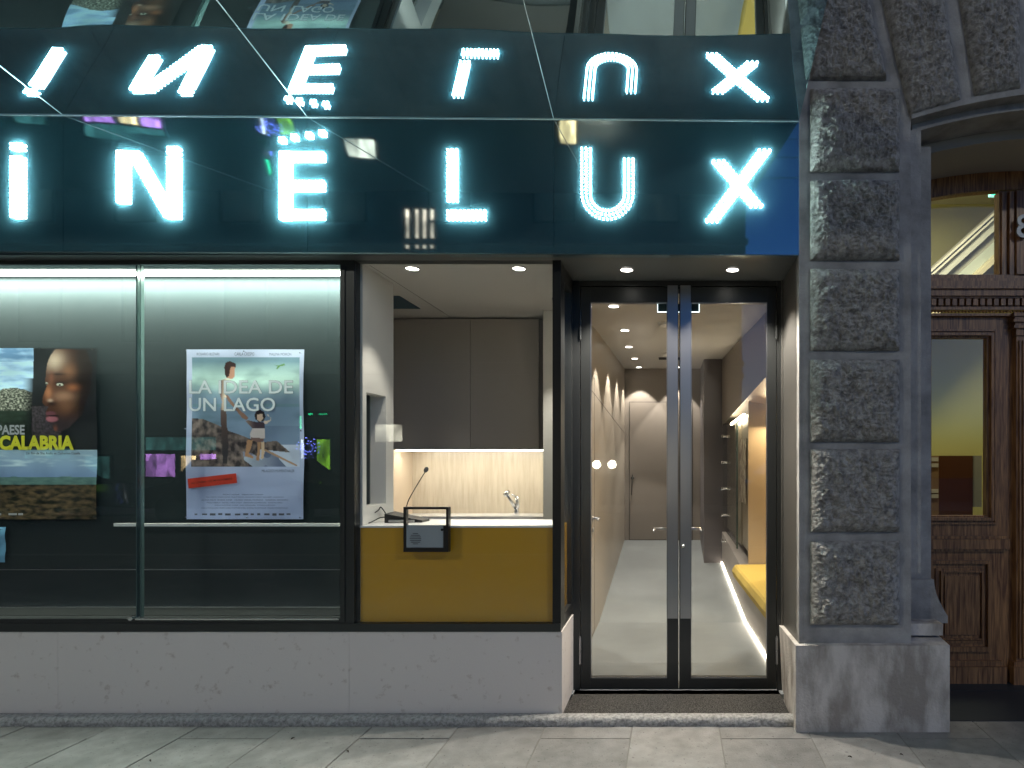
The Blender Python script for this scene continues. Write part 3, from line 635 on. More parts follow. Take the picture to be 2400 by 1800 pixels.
# ================================================================== ENTRANCE DOORS
SD = 390.; YD = Y(SD)
ent = thing('entrance_door', 'dark metal double glass door with tall brushed steel stiles and doormat before it', 'door', (0, YD, .03))
ZD0, ZD1 = Z(1611,SD), Z(675,SD)
bm = NB()
box(bm, X(1344,SD), X(1361,SD), YD-.03, YD+.05, ZD0-.004, SOF-.001); box(bm, X(1819,SD), X(1834,SD), YD-.03, YD+.05, ZD0-.004, SOF-.001)
box(bm, X(1361,SD)+.0005, X(1819,SD)-.0005, YD-.028, YD+.05, ZD1+.004, SOF-.0015)
obj('door_frame', bm, M_frame, ent, bevel=.0015)
for xa, xb, ga, gb, lab in ((1362.5,1590,1385,1564,'left glazed door leaf'), (1592,1817.5,1619,1797,'right glazed door leaf with keyhole')):
    leaf = thing('door_leaf', None, None, (X((xa+xb)/2,SD), YD, ZD0)); del ORG[leaf.name]
    leaf.location = (0,0,0); leaf.parent = ent; leaf.matrix_parent_inverse = Matrix.Translation(-Vector(ORG[ent.name])); leaf['label'] = lab
    bm = NB(); gz1, gz0 = Z(710,SD), Z(1587,SD)
    box(bm, X(xa,SD), X(ga,SD), YD-.022, YD+.03, ZD0, ZD1); box(bm, X(gb,SD), X(xb,SD), YD-.022, YD+.03, ZD0, ZD1)
    box(bm, X(ga,SD), X(gb,SD), YD-.021, YD+.029, gz1, ZD1); box(bm, X(ga,SD), X(gb,SD), YD-.021, YD+.029, ZD0, gz0)
    obj('frame', bm, M_frame, leaf, bevel=.0015)
    bm = NB(); box(bm, X(ga,SD), X(gb,SD), YD, YD+.006, gz0, gz1); obj('pane', bm, M_dglass, leaf)
    bm = NB(); frame_ring(bm, X(ga,SD), X(gb,SD), gz0, gz1, .004, YD-.012, YD-.001); obj('glazing_bead', bm, M_steel, leaf)
    pa, pb = (1564.5,1588.5) if xa < 1500 else (1594.5,1618.5)
    bm = NB(); box(bm, X(pa,SD), X(pb,SD), YD-.036, YD-.0225, Z(1446,SD), Z(673,SD)); obj('push_plate', bm, M_steel, leaf, bevel=.0015)
    hx_ = X(xa+1,SD)-.004 if xa < 1500 else X(xb-1,SD)+.004
    for v0, v1 in ((735,798),(1491,1552)):
        bm = NB(); cyl(bm, (hx_,YD-.033,Z(v1,SD)), (hx_,YD-.033,Z((v0+v1)/2+1,SD)), .0075); cyl(bm, (hx_,YD-.033,Z((v0+v1)/2-1,SD)), (hx_,YD-.033,Z(v0,SD)), .0075); cyl(bm, (hx_,YD-.033,Z(v0,SD)), (hx_,YD-.033,Z(v0-4,SD)), .005)
        obj('hinge', bm, M_frame if v0 < 1000 else M_steel, leaf, smooth=False)
    ua, ub = (1532,1575) if xa < 1500 else (1605,1643)
    bm = NB(); zz = Z(1239,372); cyl(bm, (X(ua,372),F/372,zz), (X(ub,372),F/372,zz), .0085); ue = X(ua+2,372) if xa < 1500 else X(ub-2,372); cyl(bm, (ue,F/372,zz), (ue,YD+.03,zz), .007)
    obj('handle', bm, M_steel, leaf, smooth=True)
    if xa > 1500:
        bm = NB(); cyl(bm, (X(1601,SD),YD-.045,Z(1278,SD)), (X(1601,SD),YD-.036,Z(1278,SD)), .011); obj('lock', bm, M_chrome, leaf, smooth=True)
# magnetic lock housing behind the head of the doors
ml = thing('magnetic_lock', 'dark lock housing edged in white at the head of the doors', 'door lock', (0, YD+.09, 2.1))
s2 = F/(YD+.06)
bm = NB(); box(bm, X(1542,s2), X(1638,s2), YD+.06, YD+.10, Z(731,s2), Z(712,s2)); obj('housing', bm, mat('lock_teal', (.02,.05,.06), .4), ml)
bm = NB(); box(bm, X(1540.5,s2), X(1639.5,s2), YD+.056, YD+.059, Z(732.5,s2), Z(730.5,s2)); box(bm, X(1540.5,s2), X(1542,s2), YD+.056, YD+.059, Z(730.4,s2), Z(712,s2)); box(bm, X(1638,s2), X(1639.5,s2), YD+.056, YD+.059, Z(730.4,s2), Z(712,s2))
obj('edge_strip', bm, emis('lock_edge', (.8,1,1), 1.2), ml)
# mat in front of the doors
bm = NB(); zmt = EYE-1.367
hexa(bm, [(-.597,3.196,.0),(.625,3.196,.0),(X(1823,391),YD-.03,.0),(X(1349,391),YD-.03,.0),(-.597,3.196,zmt),(.625,3.196,zmt),(X(1823,391),YD-.03,zmt),(X(1349,391),YD-.03,zmt)])
m = mat('coir_mat', (.12,.115,.108), .95, 0, .1, bump=(300,1.0,.012), var=(170,(.025,.024,.022),.40,.62,3))
tag(obj('doormat', bm, m), 'dark grey speckled ribbed doormat filling the entrance recess', 'doormat')
bm = NB(); box(bm, -.62, .66, YD-.03, YD+.6, -.02, zmt-.001); struct('threshold', bm, M_floor)

# ================================================================== POSTERS
def lerp(a, b, t): t = max(0, min(1, t)); return tuple(a[i]+(b[i]-a[i])*t for i in range(3))
def inpoly(x, y, P):
    c = False; j = len(P)-1
    for i in range(len(P)):
        if (P[i][1] > y) != (P[j][1] > y) and x < (P[j][0]-P[i][0])*(y-P[i][1])/(P[j][1]-P[i][1])+P[i][0]: c = not c
        j = i
    return c
def fb(x, y, o=4, s=0):
    v = 0; a = .5
    for _ in range(o): v += a*noise.noise(Vector((x, y, s))); x *= 2; y *= 2; a *= .5
    return v
def lin(c): return tuple((q/255)**2.2 for q in c)
mp = bpy.data.materials.new('printed_paper'); mp.use_nodes = True
_n = mp.node_tree.nodes.new('ShaderNodeVertexColor'); _n.layer_name = 'Col'; mp.node_tree.links.new(_n.outputs[0], mp.node_tree.nodes['Principled BSDF'].inputs['Base Color'])
mp.node_tree.nodes['Principled BSDF'].inputs['Roughness'].default_value = .35
def poster_sheet(name, x0, x1, z0, z1, y, fn, parent, nx, nz):
    vs = []; fs = []; cols = []
    for j in range(nz+1):
        for i in range(nx+1):
            a, b = i/nx, j/nz
            yy = y + .0035*math.sin(a*5+b*3)*math.sin(b*7) + .004*noise.noise(Vector((a*4, b*5, 3.3)))
            ex = .003*math.sin(b*9+2)*(1 if a > .98 else 0)
            vs.append((x0+(x1-x0)*a+ex, yy, z1-(z1-z0)*b)); cols.append(tuple(min(.85, 1.6*q) for q in fn(a, b)))
    for j in range(nz):
        for i in range(nx): p = j*(nx+1)+i; fs.append((p, p+nx+1, p+nx+2, p+1))
    me = bpy.data.meshes.new(name); me.from_pydata(vs, [], fs)
    ca = me.color_attributes.new('Col', 'FLOAT_COLOR', 'POINT')
    for i, c in enumerate(cols): ca.data[i].color = (*c, 1)
    me.materials.append(mp)
    for p in me.polygons: p.use_smooth = True
    o = bpy.data.objects.new(name, me); C.objects.link(o); o.parent = parent; o.matrix_parent_inverse = Matrix.Translation(-Vector(ORG[parent.name])); return o
YP = YB-.016; SP = F/YP
def N2(u, v): return ((u-437)/(712-437), (v-819)/(1217-819))
def pp(L_, ox=430, oy=810, k=.2531): return [((ox+a*k-437)/275, (oy+b*k-819)/398) for a, b in L_]
man_t = pp([(395,300),(440,310),(425,330),(385,370),(375,440),(395,470),(380,600),(345,600),(355,520),(325,410),(330,345),(350,318)])
man_h = pp([(378,190),(395,155),(430,146),(470,160),(482,190),(472,215),(470,290),(445,308),(400,300),(380,260)])
man_hair = pp([(376,200),(390,155),(430,144),(480,165),(482,200),(440,195),(425,230),(420,280),(395,295),(378,260)])
man_l = pp([(343,600),(398,600),(403,720),(410,860),(412,940),(400,1090),(362,1090),(355,900),(348,740)])
man_a = pp([(385,460),(405,455),(470,540),(540,610),(600,670),(585,690),(545,670),(480,590),(410,510)])
ch_h = pp([(660,640),(675,605),(710,592),(750,615),(762,660),(740,700),(700,708),(665,680)])
ch_f = pp([(682,640),(735,630),(738,680),(710,704),(685,690)])
ch_b = pp([(660,705),(748,712),(750,765),(640,765),(575,700),(600,690)])
ch_ar = pp([(745,700),(800,690),(812,670),(770,640),(790,640),(815,690),(770,725),(745,730)])
ch_s = pp([(640,765),(750,765),(750,860),(690,890),(620,860),(615,820)])
ch_p = pp([(625,850),(745,860),(735,890),(680,895),(620,870)])
ch_l1 = pp([(590,870),(640,880),(620,960),(600,1000),(650,1030),(640,1045),(565,1025)])
ch_l2 = pp([(680,895),(715,895),(705,1000),(695,1070),(668,1060),(680,990)])
ch_l3 = pp([(715,895),(745,890),(748,970),(735,1050),(712,1045),(720,980)])
boat = pp([(545,980),(640,1000),(720,1060),(760,960),(850,1010),(950,1120),(640,1120),(560,1060)])
oar = pp([(750,955),(1055,1105),(1050,1120),(745,975)])
land = [(x, y) for x, y in pp([(60,670),(180,680),(330,740),(420,790),(560,840),(700,900),(860,880),(990,990),(700,960),(640,1120),(60,1120)])]
def poster2(a, b):
    g = .5+.5*fb(a*3, b*3, 3, 2)
    if not (.045 < a < .965 and .048 < b < .69):
        c = lerp(lin((150,157,178)), lin((128,138,168)), b); return tuple(q*(1+.08*fb(a*5,b*6,2,9)) for q in c)
    c = lerp(lin((88,112,124)), lin((170,196,186)), 1-abs(b-.19)/.12) if b < .34 else lerp(lin((98,118,140)), lin((112,128,150)), (b-.34)/.3)
    c = lerp(c, lin((62,82,92)), .9*max(0, fb(a*2.2, b*7, 4, 5))*2)
    if b > .19+.02*math.sin(a*9) and b < .32: c = lerp(c, lin((92,110,128)), (b-.19)/.11)
    if b > .45 and b < .6 and a > .6: c = lin((92,108,130))
    if inpoly(a, b, land): c = lerp(lin((44,40,42)), lin((118,104,98)), .35+1.6*fb(a*22, b*26, 4, 1))
    elif b > .56 and a > .6: c = lin((150,158,176))
    if inpoly(a, b, boat): c = lerp(lin((150,158,172)), lin((80,88,110)), (a-.45)*3+(.5 if fb(a*6,b*9,2,4) > .1 else 0))
    if inpoly(a, b, oar): c = lin((140,110,88))
    if inpoly(a, b, man_l): c = lerp(lin((74,60,56)), lin((46,44,48)), (b-.43)*6)
    if inpoly(a, b, man_a): c = lin((112,82,70))
    if inpoly(a, b, man_t): c = lerp(lin((88,60,52)), lin((205,190,172)), (a-.29)*20)
    if inpoly(a, b, man_h): c = lin((160,118,98))
    if inpoly(a, b, man_hair): c = lin((50,34,32))
    if inpoly(a, b, ch_ar): c = lin((196,170,150))
    if inpoly(a, b, ch_b): c = lerp(lin((120,100,90)), lin((60,48,56)), (a-.5)*12)
    if inpoly(a, b, ch_s): c = lin((172,160,158))
    if inpoly(a, b, ch_p): c = lin((104,80,76))
    if inpoly(a, b, ch_l1) or inpoly(a, b, ch_l2): c = lin((150,112,84))
    if inpoly(a, b, ch_l3): c = lin((176,150,124))
    if inpoly(a, b, ch_h): c = lin((34,28,32))
    if inpoly(a, b, ch_f): c = lin((170,144,126))
    bird = pp([(845,180),(880,185),(940,165),(945,185),(900,190),(872,220),(866,215),(875,192)])
    if inpoly(a, b, bird): c = lin((70,105,50))
    return tuple(max(0, q) for q in c)
px0, px1, pz0, pz1 = X(437,SP), X(712,SP), Z(1217,SP), Z(819,SP)
p2 = thing('film_poster', 'pale blue film poster of man and child by water with a red sticker', 'poster', (X(575,SP), YP, pz0), 'film posters in the window case')
poster_sheet('sheet', px0, px1, pz0, pz1, YP, poster2, p2, 190, 270)
def prow(s, u0, u1, v0, v1, m, **k):
    f = lambda u: X(430+u*.2531, SP); g = lambda v: Z(810+v*.2531, SP)
    return text('lettering', s, f(u0), f(u1), g(v1), g(v0), YP-.0115, m, p2, **k)
M_ink = mat('ink_dark', (.06,.065,.09), .5); M_title = mat('ink_title', (.66,.70,.74), .3); M_line = mat('ink_outline', (.10,.12,.15), .5)
prow('ROSARIO BLÉFARI', 138,345,62,94,M_ink); prow('CARLA CRESPO', 487,668,66,96,M_ink); prow('MALENA MOIRÓN', 808,1010,64,96,M_ink)
def prow2(s, u0, u1, v0, v1):
    f = lambda u: X(430+u*.2531, SP); g = lambda v: Z(810+v*.2531, SP)
    text('lettering', s, f(u0), f(u1), g(v1), g(v0), YP-.0112, M_line, p2, bold=.022)
    text('lettering', s, f(u0+2), f(u1-2), g(v1-2), g(v0+2), YP-.0122, M_title, p2, bold=.012)
prow2('LA IDEA DE', 66,1028,322,448); prow2('UN LAGO', 66,865,482,612)
prow('MILAGROS MUMENTHALER', 738,1040,1147,1172,M_ink)
for i, s in enumerate(('PEDRO ALMAR   SEBASTIÁN GARNA','CARLA CRESPO, ROSARIO BLÉFARI, MALENA MOIRÓN, JUAN BAUTISTA GRECO, JUAN GREPPI   JOAQUÍN POK','ALINA FILM  RUDA CINE   HUGO VIDAL MUÑOZ   GABRIEL SANDRU','MANU ABRICH   RAFAEL LINKE AYALA   SEBASTIÁN DOMÍNGUEZ   KATE MC GROL','XIMENA MARTÍNEZ RIVERA   DANI PEÑA ROJAS   ÉTIENNE CURCHOD','CARLOTA MARA DÍAZ OPORTO, DIEGO MARTÍNEZ RIVERA, EUGENIA MUMENTHALER   MILAGROS MUMENTHALER')):
    w = (250, 380, 420, 370, 300, 420)[i]; prow(s, 600-w if i else 380, 560+w if i else 750, 1370+i*25, 1384+i*25, M_ink)
for k, u in enumerate((130,210,285,355,425,515,590,650,710,785,855,920,985)):
    bm = NB(); w = random.uniform(10, 26); box(bm, X(430+(u-w)*.2531,SP), X(430+(u+w)*.2531,SP), YP-.0118, YP-.0112, Z(810+(1566+random.uniform(0,8))*.2531,SP), Z(810+(1550+random.uniform(0,4))*.2531,SP)); obj('logo', bm, M_ink, p2)
cxr, czr = X(430+282*.2531,SP), Z(810+1252*.2531,SP); hw, hh = 225*.2531/SP, 45*.2531/SP; R = Matrix.Rotation(-math.radians(6.5), 3, 'Y')
bm = NB(); ps = [Vector((cxr,0,czr))+R@Vector((a*hw,0,b*hh)) for a, b in ((-1,-1),(1,-1),(1,1),(-1,1))]
hexa(bm, [(p.x,YP-.0125,p.z) for p in ps[:2]]+[(p.x,YP-.0115,p.z) for p in (ps[1],ps[0])]+[(p.x,YP-.0125,p.z) for p in (ps[3],ps[2])]+[(p.x,YP-.0115,p.z) for p in (ps[2],ps[3])])
obj('sticker', bm, mat('sticker_red', (.55,.035,.015), .5), p2)
text('lettering', 'AU CINÉMA DÈS MI-NOVEMBRE', cxr-hw*.87, cxr+hw*.82, czr-hh*.18, czr+hh*.30, YP-.0130, mat('ink_sticker', (.10,.015,.01), .5), p2, rot=-math.radians(6.5), origin=(cxr,0,czr), bold=.01)
for u, v in ((439,822),(575,824),(706,828),(437,1005),(708,1010),(439,1212),(582,1213),(706,1213)):
    bm = NB(); cyl(bm, (X(u,SP),YP-.014,Z(v,SP)), (X(u,SP),YP-.002,Z(v,SP)), .0035, .003, 10); obj('pin', bm, M_chrome, p2)
# poster 1
def q1(L_): return [((a*.2532+48)/275, (810+b*.2532-816)/401) for a, b in L_]
face = q1([(520,30),(470,90),(440,160),(425,240),(420,330),(435,380),(400,470),(392,520),(410,555),(455,565),(425,610),(425,690),(455,715),(480,740),(500,790),(540,800),(640,760),(760,640),(840,420),(860,200),(800,40)])
hair = q1([(520,30),(600,20),(700,80),(640,100),(560,60)])
shine1 = ((490,130),70,60,(190,180,165)); 
blobs = [((500,140),95,90,(178,160,140)),((450,440),38,70,(170,110,75)),((470,510),25,16,(205,180,160)),((600,470),100,50,(165,125,100)),((680,390),60,36,(150,92,60)),((620,560),90,90,(120,84,62)),((510,770),20,30,(125,75,55)),((640,240),70,70,(112,78,56))]
dark = [((565,345),62,14,(32,22,20)),((440,330),26,12,(60,36,28)),((480,540),46,22,(38,24,20)),((540,265),75,14,(40,28,24)),((480,300),24,60,(92,58,44))]
def poster1(a, b):
    u = (a*275-48)/.2532; v = (b*401+816-810)/.2532
    if v < 968:
        if u < 310+ (v-30)*-.02:
            hill = 430-40*math.sin((u+60)*.009)-12*fb(u*.02,1,3,4)
            if v < hill: c = lerp(lin((78,108,138)), lin((150,180,205)), .5+1.6*fb(u*.004, v*.016, 4, 7)+(.35 if v > 150 else -.2))
            elif v < 600: c = lerp(lin((28,36,28)), lin((175,175,160)), .18+1.9*fb(u*.05, v*.08, 4, 3))
            else: c = lerp(lin((24,34,26)), lin((44,58,48)), .5+fb(u*.02, v*.03, 3, 2))
            c = lerp(c, lin((18,20,22)), (u-200)/110 if v > 300 else 0)
        else:
            c = lin((24,28,30))
            if inpoly(a, b, face):
                c = lerp(lin((64,40,30)), lin((26,20,18)), (u-520)/220)
                if v > 600: c = lerp(c, lin((50,42,44)), (v-600)/100)
                for (p, rx_, ry_, col) in blobs:
                    d = ((u-p[0])/rx_)**2+((v-p[1])/ry_)**2; c = lerp(c, lin(col), math.exp(-d*1.1)*.62)
                for (p, rx_, ry_, col) in dark:
                    d = ((u-p[0])/rx_)**2+((v-p[1])/ry_)**2; c = lerp(c, lin(col), math.exp(-d)*.95)
                for (p, rx_, ry_, col) in ((((560,362)),34,14,(170,175,160)),((432,352),16,12,(150,155,145)),((560,366),13,13,(38,34,32)),((436,356),7,10,(40,36,34))):
                    d = ((u-p[0])/rx_)**2+((v-p[1])/ry_)**2; c = lerp(c, lin(col), 1.0 if d < .55 else (0 if d > 1 else .5))
                for (p, rx_, ry_, col) in (((470,630),52,22,(92,56,62)),((480,680),56,26,(138,84,92)),((490,650),60,7,(40,24,28))):
                    d = ((u-p[0])/rx_)**2+((v-p[1])/ry_)**2; c = lerp(c, lin(col), min(1, max(0, 1.5-d)))
            elif v > 560 and u < 560 and u > 290: c = lerp(lin((34,32,34)), lin((66,60,64)), .5+1.6*fb(u*.05, v*.05, 4, 6))
    elif v < 1215+12*fb(u*.006,1,3,3): c = lerp(lin((120,142,158)), lin((98,120,150)), (v-968)/240); c = lerp(c, lin((165,185,190)), max(0,fb(u*.004,v*.02,3,8)*2)*(1 if v < 1120 else 0))
    elif v < 1290: c = lerp(lin((58,84,84)), lin((92,120,112)), .5+fb(u*.01,v*.04,3,5))
    else: c = lerp(lin((26,30,24)), lin((96,80,58)), .35+1.4*fb(u*.012, v*.03, 5, 11))
    return tuple(max(0, q) for q in c)
p1 = thing('film_poster', 'film poster of a dark face in profile with yellow title, in the left case', 'poster', (X(90,SP), YP, Z(1217,SP)), 'film posters in the window case')
poster_sheet('sheet', X(-48,SP), X(227,SP), Z(1217,SP), Z(816,SP), YP, poster1, p1, 190, 270)
def lab1(s, u0, u1, v0, v1, m, **k):
    return text('lettering', s, X(u0*.2532,SP), X(u1*.2532,SP), Z(810+v1*.2532,SP), Z(810+v0*.2532,SP), YP-.0115, m, p1, **k)
M_y = mat('ink_yellow', (.62,.60,.03), .4); M_g = mat('ink_grey', (.38,.40,.42), .4)
lab1('UN PAESE', -180, 248, 735, 826, M_g, bold=.03); lab1('DI', -150, -30, 832, 968, M_y, bold=.05); lab1('CALABRIA', 12, 702, 832, 968, M_y, bold=.05)
lab1('Un film de Shu Aiello et Catherine Catella', 262, 760, 985, 1008, M_ink, bold=.02)
for u0, u1 in ((-130,-60),(-40,30),(100,176),(190,232)):
    bm = NB(); box(bm, X(u0*.2532,SP), X(u1*.2532,SP), YP-.0118, YP-.0112, Z(810+1568*.2532,SP), Z(810+1550*.2532,SP)); obj('logo', bm, M_g, p1)
for u, v in ((100,818),(222,820),(225,1212)):
    bm = NB(); cyl(bm, (X(u,SP),YP-.014,Z(v,SP)), (X(u,SP),YP-.002,Z(v,SP)), .0035, .003, 10); obj('pin', bm, M_chrome, p1)
# small sheet lower left
sh = thing('programme_sheet', 'small pale blue programme sheet low in the left-hand case', 'paper', (X(-40,SP), YP, Z(1318,SP)))
def blue(a, b): return tuple(q*(1+.1*fb(a*4,b*6,2)) for q in lin((88,132,158)))
poster_sheet('sheet', X(-110,SP), X(13,SP), Z(1318,SP), Z(1235,SP), YP, blue, sh, 12, 12)
bm = NB()
for k in range(9): box(bm, X(-100,SP), X(3-random.random()*12,SP), YP-.0118, YP-.0112, Z(1311-k*8,SP), Z(1309-k*8,SP))
obj('print_lines', bm, M_ink, sh)
bm = NB(); cyl(bm, (X(6,SP),YP-.012,Z(1241,SP)), (X(6,SP),YP-.002,Z(1241,SP)), .0035); obj('pin', bm, M_chrome, sh)

# ================================================================== STONE PILLAR AND ARCH
pil = thing('stone_pillar', 'rusticated stone pier between the glass entrance and the wooden house door', 'pillar', (.9, 3.3, 0))
def rock(bm, c00, c10, c11, c01, y, out=.055, amp=.016, seed=0, nx=70, nz=70, edge=.045):
    """rock-faced block: corners given bottom-left, bottom-right, top-right, top-left as (x,z)"""
    G = []
    for j in range(nz+1):
        row = []
        for i in range(nx+1):
            a, b = i/nx, j/nz
            # slight bevel at the rim gets its own rows
            x = (1-a)*(1-b)*c00[0]+a*(1-b)*c10[0]+a*b*c11[0]+(1-a)*b*c01[0]
            z = (1-a)*(1-b)*c00[1]+a*(1-b)*c10[1]+a*b*c11[1]+(1-a)*b*c01[1]
            w = Vector((c10[0]-c00[0], c10[1]-c00[1])).length; h = Vector((c01[0]-c00[0], c01[1]-c00[1])).length
            e = min(a*w, (1-a)*w, b*h, (1-b)*h)
            e2 = min(1, e/edge); k = math.sqrt(max(0, 1-(1-e2)**2))
            k2 = min(1, e/.06)
            n = noise.noise(Vector((x*7+seed, z*7, seed)))*1.1 + noise.noise(Vector((x*17, z*17+seed, 3)))*.65 + abs(noise.noise(Vector((x*26+seed, z*26, 5))))*.8 - abs(noise.noise(Vector((x*12+seed, z*15, 8))))*1.1 + abs(noise.noise(Vector((x*48, z*48+seed, 2))))*.95 + noise.noise(Vector((x*75, z*75, seed)))*.55
            d = out*.55*k + out*.45*math.sin(PI/2*min(1, e/.09)) + amp*n*(.25+.75*k2)*(1 if e > 1e-5 else 0)
            row.append(bm.verts.new((x, y-d, z)))
        G.append(row)
    for j in range(nz):
        for i in range(nx): bm.faces.new([G[j][i],G[j][i+1],G[j+1][i+1],G[j+1][i]])
xe = 1.229
bm = NB(); box(bm, XR+.0205, xe, YPI, 3.95, .40, 2.62)
box(bm, XR, XR+.020, YPI+.001, YPI+.06, .40, 2.62)
obj('shaft', bm, M_smooth, pil)
bl = [(203,399),(418,608),(627,821),(841,1036),(1052,1248),(1269,1467)]
for k, (a, b) in enumerate(bl):
    bm = NB(); sf = 455; x0, x1 = X(1901,sf)+.0, X(2112,sf); rock(bm, (x0,Z(b,sf)),(x1,Z(b,sf)),(x1,Z(a,sf)),(x0,Z(a,sf)), YPI-.001, seed=k*3.7+1, amp=.016)
    obj('rusticated_block', bm, M_rock, pil, smooth=False)
# plinth block with weathered top
bm = NB(); yf = Y(456); x0, x1 = X(1865,456), X(2226,456); zt_f, zt_b = Z(1513,456), Z(1485,449)
hexa(bm, [(x0,yf,-.01),(x1,yf,-.01),(x1,YPI+.4,-.01),(x0+.02,YD-.031,-.01),(x0,yf,zt_f),(x1,yf,zt_f),(x1,YPI+.4,zt_b),(X(1824,390),YD-.031,Z(1462,390))])
obj('base_block', bm, M_base, pil, bevel=.007, segs=3)
# jamb of the house door with flared foot
bm = NB(); xj0, xj1 = X(2140,430), X(2178,424)
box(bm, xe, xj0, YPI+.05, 3.95, .8, 3.14)
box(bm, xe, xj1, 3.28, 3.95, .62, 3.12)
obj('jamb', bm, M_smooth, pil, bevel=.006)
bm = NB(); prof = []
for i in range(9):
    t = i/8; prof.append((xj1+.004+.075*(1-math.cos(t*PI/2))*1.0, Z(1358,430)-(Z(1358,430)-Z(1444,430))*t))
prof.append((prof[-1][0], Z(1460,430)))
A = [bm.verts.new((x,3.25,z)) for x,z in prof]; B = [bm.verts.new((x,3.6,z)) for x,z in prof]
a0 = bm.verts.new((xe+.01,3.25,prof[-1][1])); a1 = bm.verts.new((xe+.01,3.25,prof[0][1]+.0)); b0 = bm.verts.new((xe+.01,3.6,prof[-1][1])); b1 = bm.verts.new((xe+.01,3.6,prof[0][1]))
for i in range(len(A)-1): bm.faces.new([A[i],A[i+1],B[i+1],B[i]])
bm.faces.new([a1]+A+[a0]); bm.faces.new([b0]+B[::-1]+[b1]); bm.faces.new([a1,b1,B[0],A[0]]); bm.faces.new([A[-1],B[-1],b0,a0])
obj('jamb_foot', bm, M_smooth, pil)
bm = NB(); box(bm, X(2131,444), X(2210,444), Y(444), 3.7, zt_b-.02, Z(1462,444)); obj('jamb_foot_block', bm, M_base, pil, bevel=.006)

# arch over the house door
XC, KA, ZA = 2.2, .158, EYE+1.906
def arc(x, dz=0, k=KA): return ZA+dz-k*(x-XC)**2
arch = thing('stone_arch', 'segmental stone arch of wedge-shaped rough blocks over the wooden door', 'arch', (XC, 3.3, 2.9))
def arcband(bm, x0, x1, n, lo, hi, y0, y1):
    for i in range(n):
        a, b = x0+(x1-x0)*i/n, x0+(x1-x0)*(i+1)/n
        hexa(bm, [(a,y0,lo(a)),(b,y0,lo(b)),(b,y1,lo(b)),(a,y1,lo(a)),(a,y0,hi(a)),(b,y0,hi(b)),(b,y1,hi(b)),(a,y1,hi(a))])
bm = NB(); arcband(bm, xe, 3.2, 30, lambda x: arc(x,.045), lambda x: 5.2, YPI+.002, 3.95)
bmesh.ops.remove_doubles(bm, verts=bm.verts, dist=1e-5); obj('arch_wall', bm, M_smooth, arch)
bm = NB(); arcband(bm, xe, 3.2, 30, lambda x: arc(x,.012), lambda x: arc(x,.0445), YPI-.012, 3.70); bmesh.ops.remove_doubles(bm, verts=bm.verts, dist=1e-5); obj('moulding', bm, M_smooth, arch)
bm = NB(); arcband(bm, xe+.03, 3.2, 30, lambda x: arc(x,-.03), lambda x: arc(x,.0115), YPI+.06, 3.80); bmesh.ops.remove_doubles(bm, verts=bm.verts, dist=1e-5); obj('moulding', bm, M_smooth, arch)
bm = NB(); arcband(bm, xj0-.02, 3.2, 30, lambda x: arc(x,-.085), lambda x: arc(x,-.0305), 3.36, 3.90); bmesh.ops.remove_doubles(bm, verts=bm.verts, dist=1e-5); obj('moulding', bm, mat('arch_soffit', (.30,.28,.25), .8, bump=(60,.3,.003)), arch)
# wall above the pier and voussoirs
bm = NB(); box(bm, XR+.0, xe, YPI+.001, 3.95, 2.6205, 5.2); box(bm, XL, XR-.001, 3.22, 3.60, 3.28, 5.2)
tag(obj('upper_wall', bm, M_smooth), 'smooth grey stone house wall above the canopy', 'wall')
sf = 455
def XZ(u, v): return (X(u,sf), Z(v,sf))
vs = [[XZ(1901,182),XZ(2082,182),XZ(2012,-120),XZ(1901,-120)],
      [XZ(2136,268),XZ(2256,232),XZ(2196,-130),XZ(2040,-130)],
      [XZ(2290,224),XZ(2396,205),XZ(2392,-130),XZ(2232,-130)],
      [XZ(2432,200),XZ(2550,194),XZ(2570,-130),XZ(2424,-130)],
      [XZ(2585,194),XZ(2700,200),XZ(2770,-130),XZ(2602,-130)]]
for k, q in enumerate(vs):
    bm = NB(); rock(bm, q[0], q[1], q[2], q[3], YPI-.001, seed=40+k*5.1, nx=60, nz=84, amp=.016); obj('rusticated_block', bm, M_rock, arch if k else pil)

# ================================================================== HOUSE DOOR NO. 8
SW = 373.; YW = Y(SW)
M_wood = mat('dark_oak', (.075,.038,.020), .42, 0, .4)
nt = M_wood.node_tree; L = nt.links.new; b = nt.nodes['Principled BSDF']
tc = nt.nodes.new('ShaderNodeTexCoord'); mpn = nt.nodes.new('ShaderNodeMapping'); mpn.inputs['Scale'].default_value = (22,22,1.4)
n = nt.nodes.new('ShaderNodeTexNoise'); n.inputs['Scale'].default_value = 4; n.inputs['Detail'].default_value = 9; n.inputs['Distortion'].default_value = .6
r = nt.nodes.new('ShaderNodeValToRGB'); r.color_ramp.elements[0].position = .35; r.color_ramp.elements[1].position = .7
r.color_ramp.elements[0].color = (.11,.048,.022,1); r.color_ramp.elements[1].color = (.36,.185,.075,1)
bn = nt.nodes.new('ShaderNodeBump'); bn.inputs['Strength'].default_value = .25; bn.inputs['Distance'].default_value = .003
L(tc.outputs['Object'], mpn.inputs[0]); L(mpn.outputs[0], n.inputs['Vector']); L(n.outputs['Fac'], r.inputs[0]); L(r.outputs[0], b.inputs['Base Color']); L(n.outputs['Fac'], bn.inputs['Height']); L(bn.outputs[0], b.inputs['Normal'])
hd = thing('wooden_door', 'dark carved wooden house door with glass pane, dentil rail and arched transom', 'door', (2.2, YW, 0))
def wx(u): return X(u, SW)
def wz(v): return Z(v, SW)
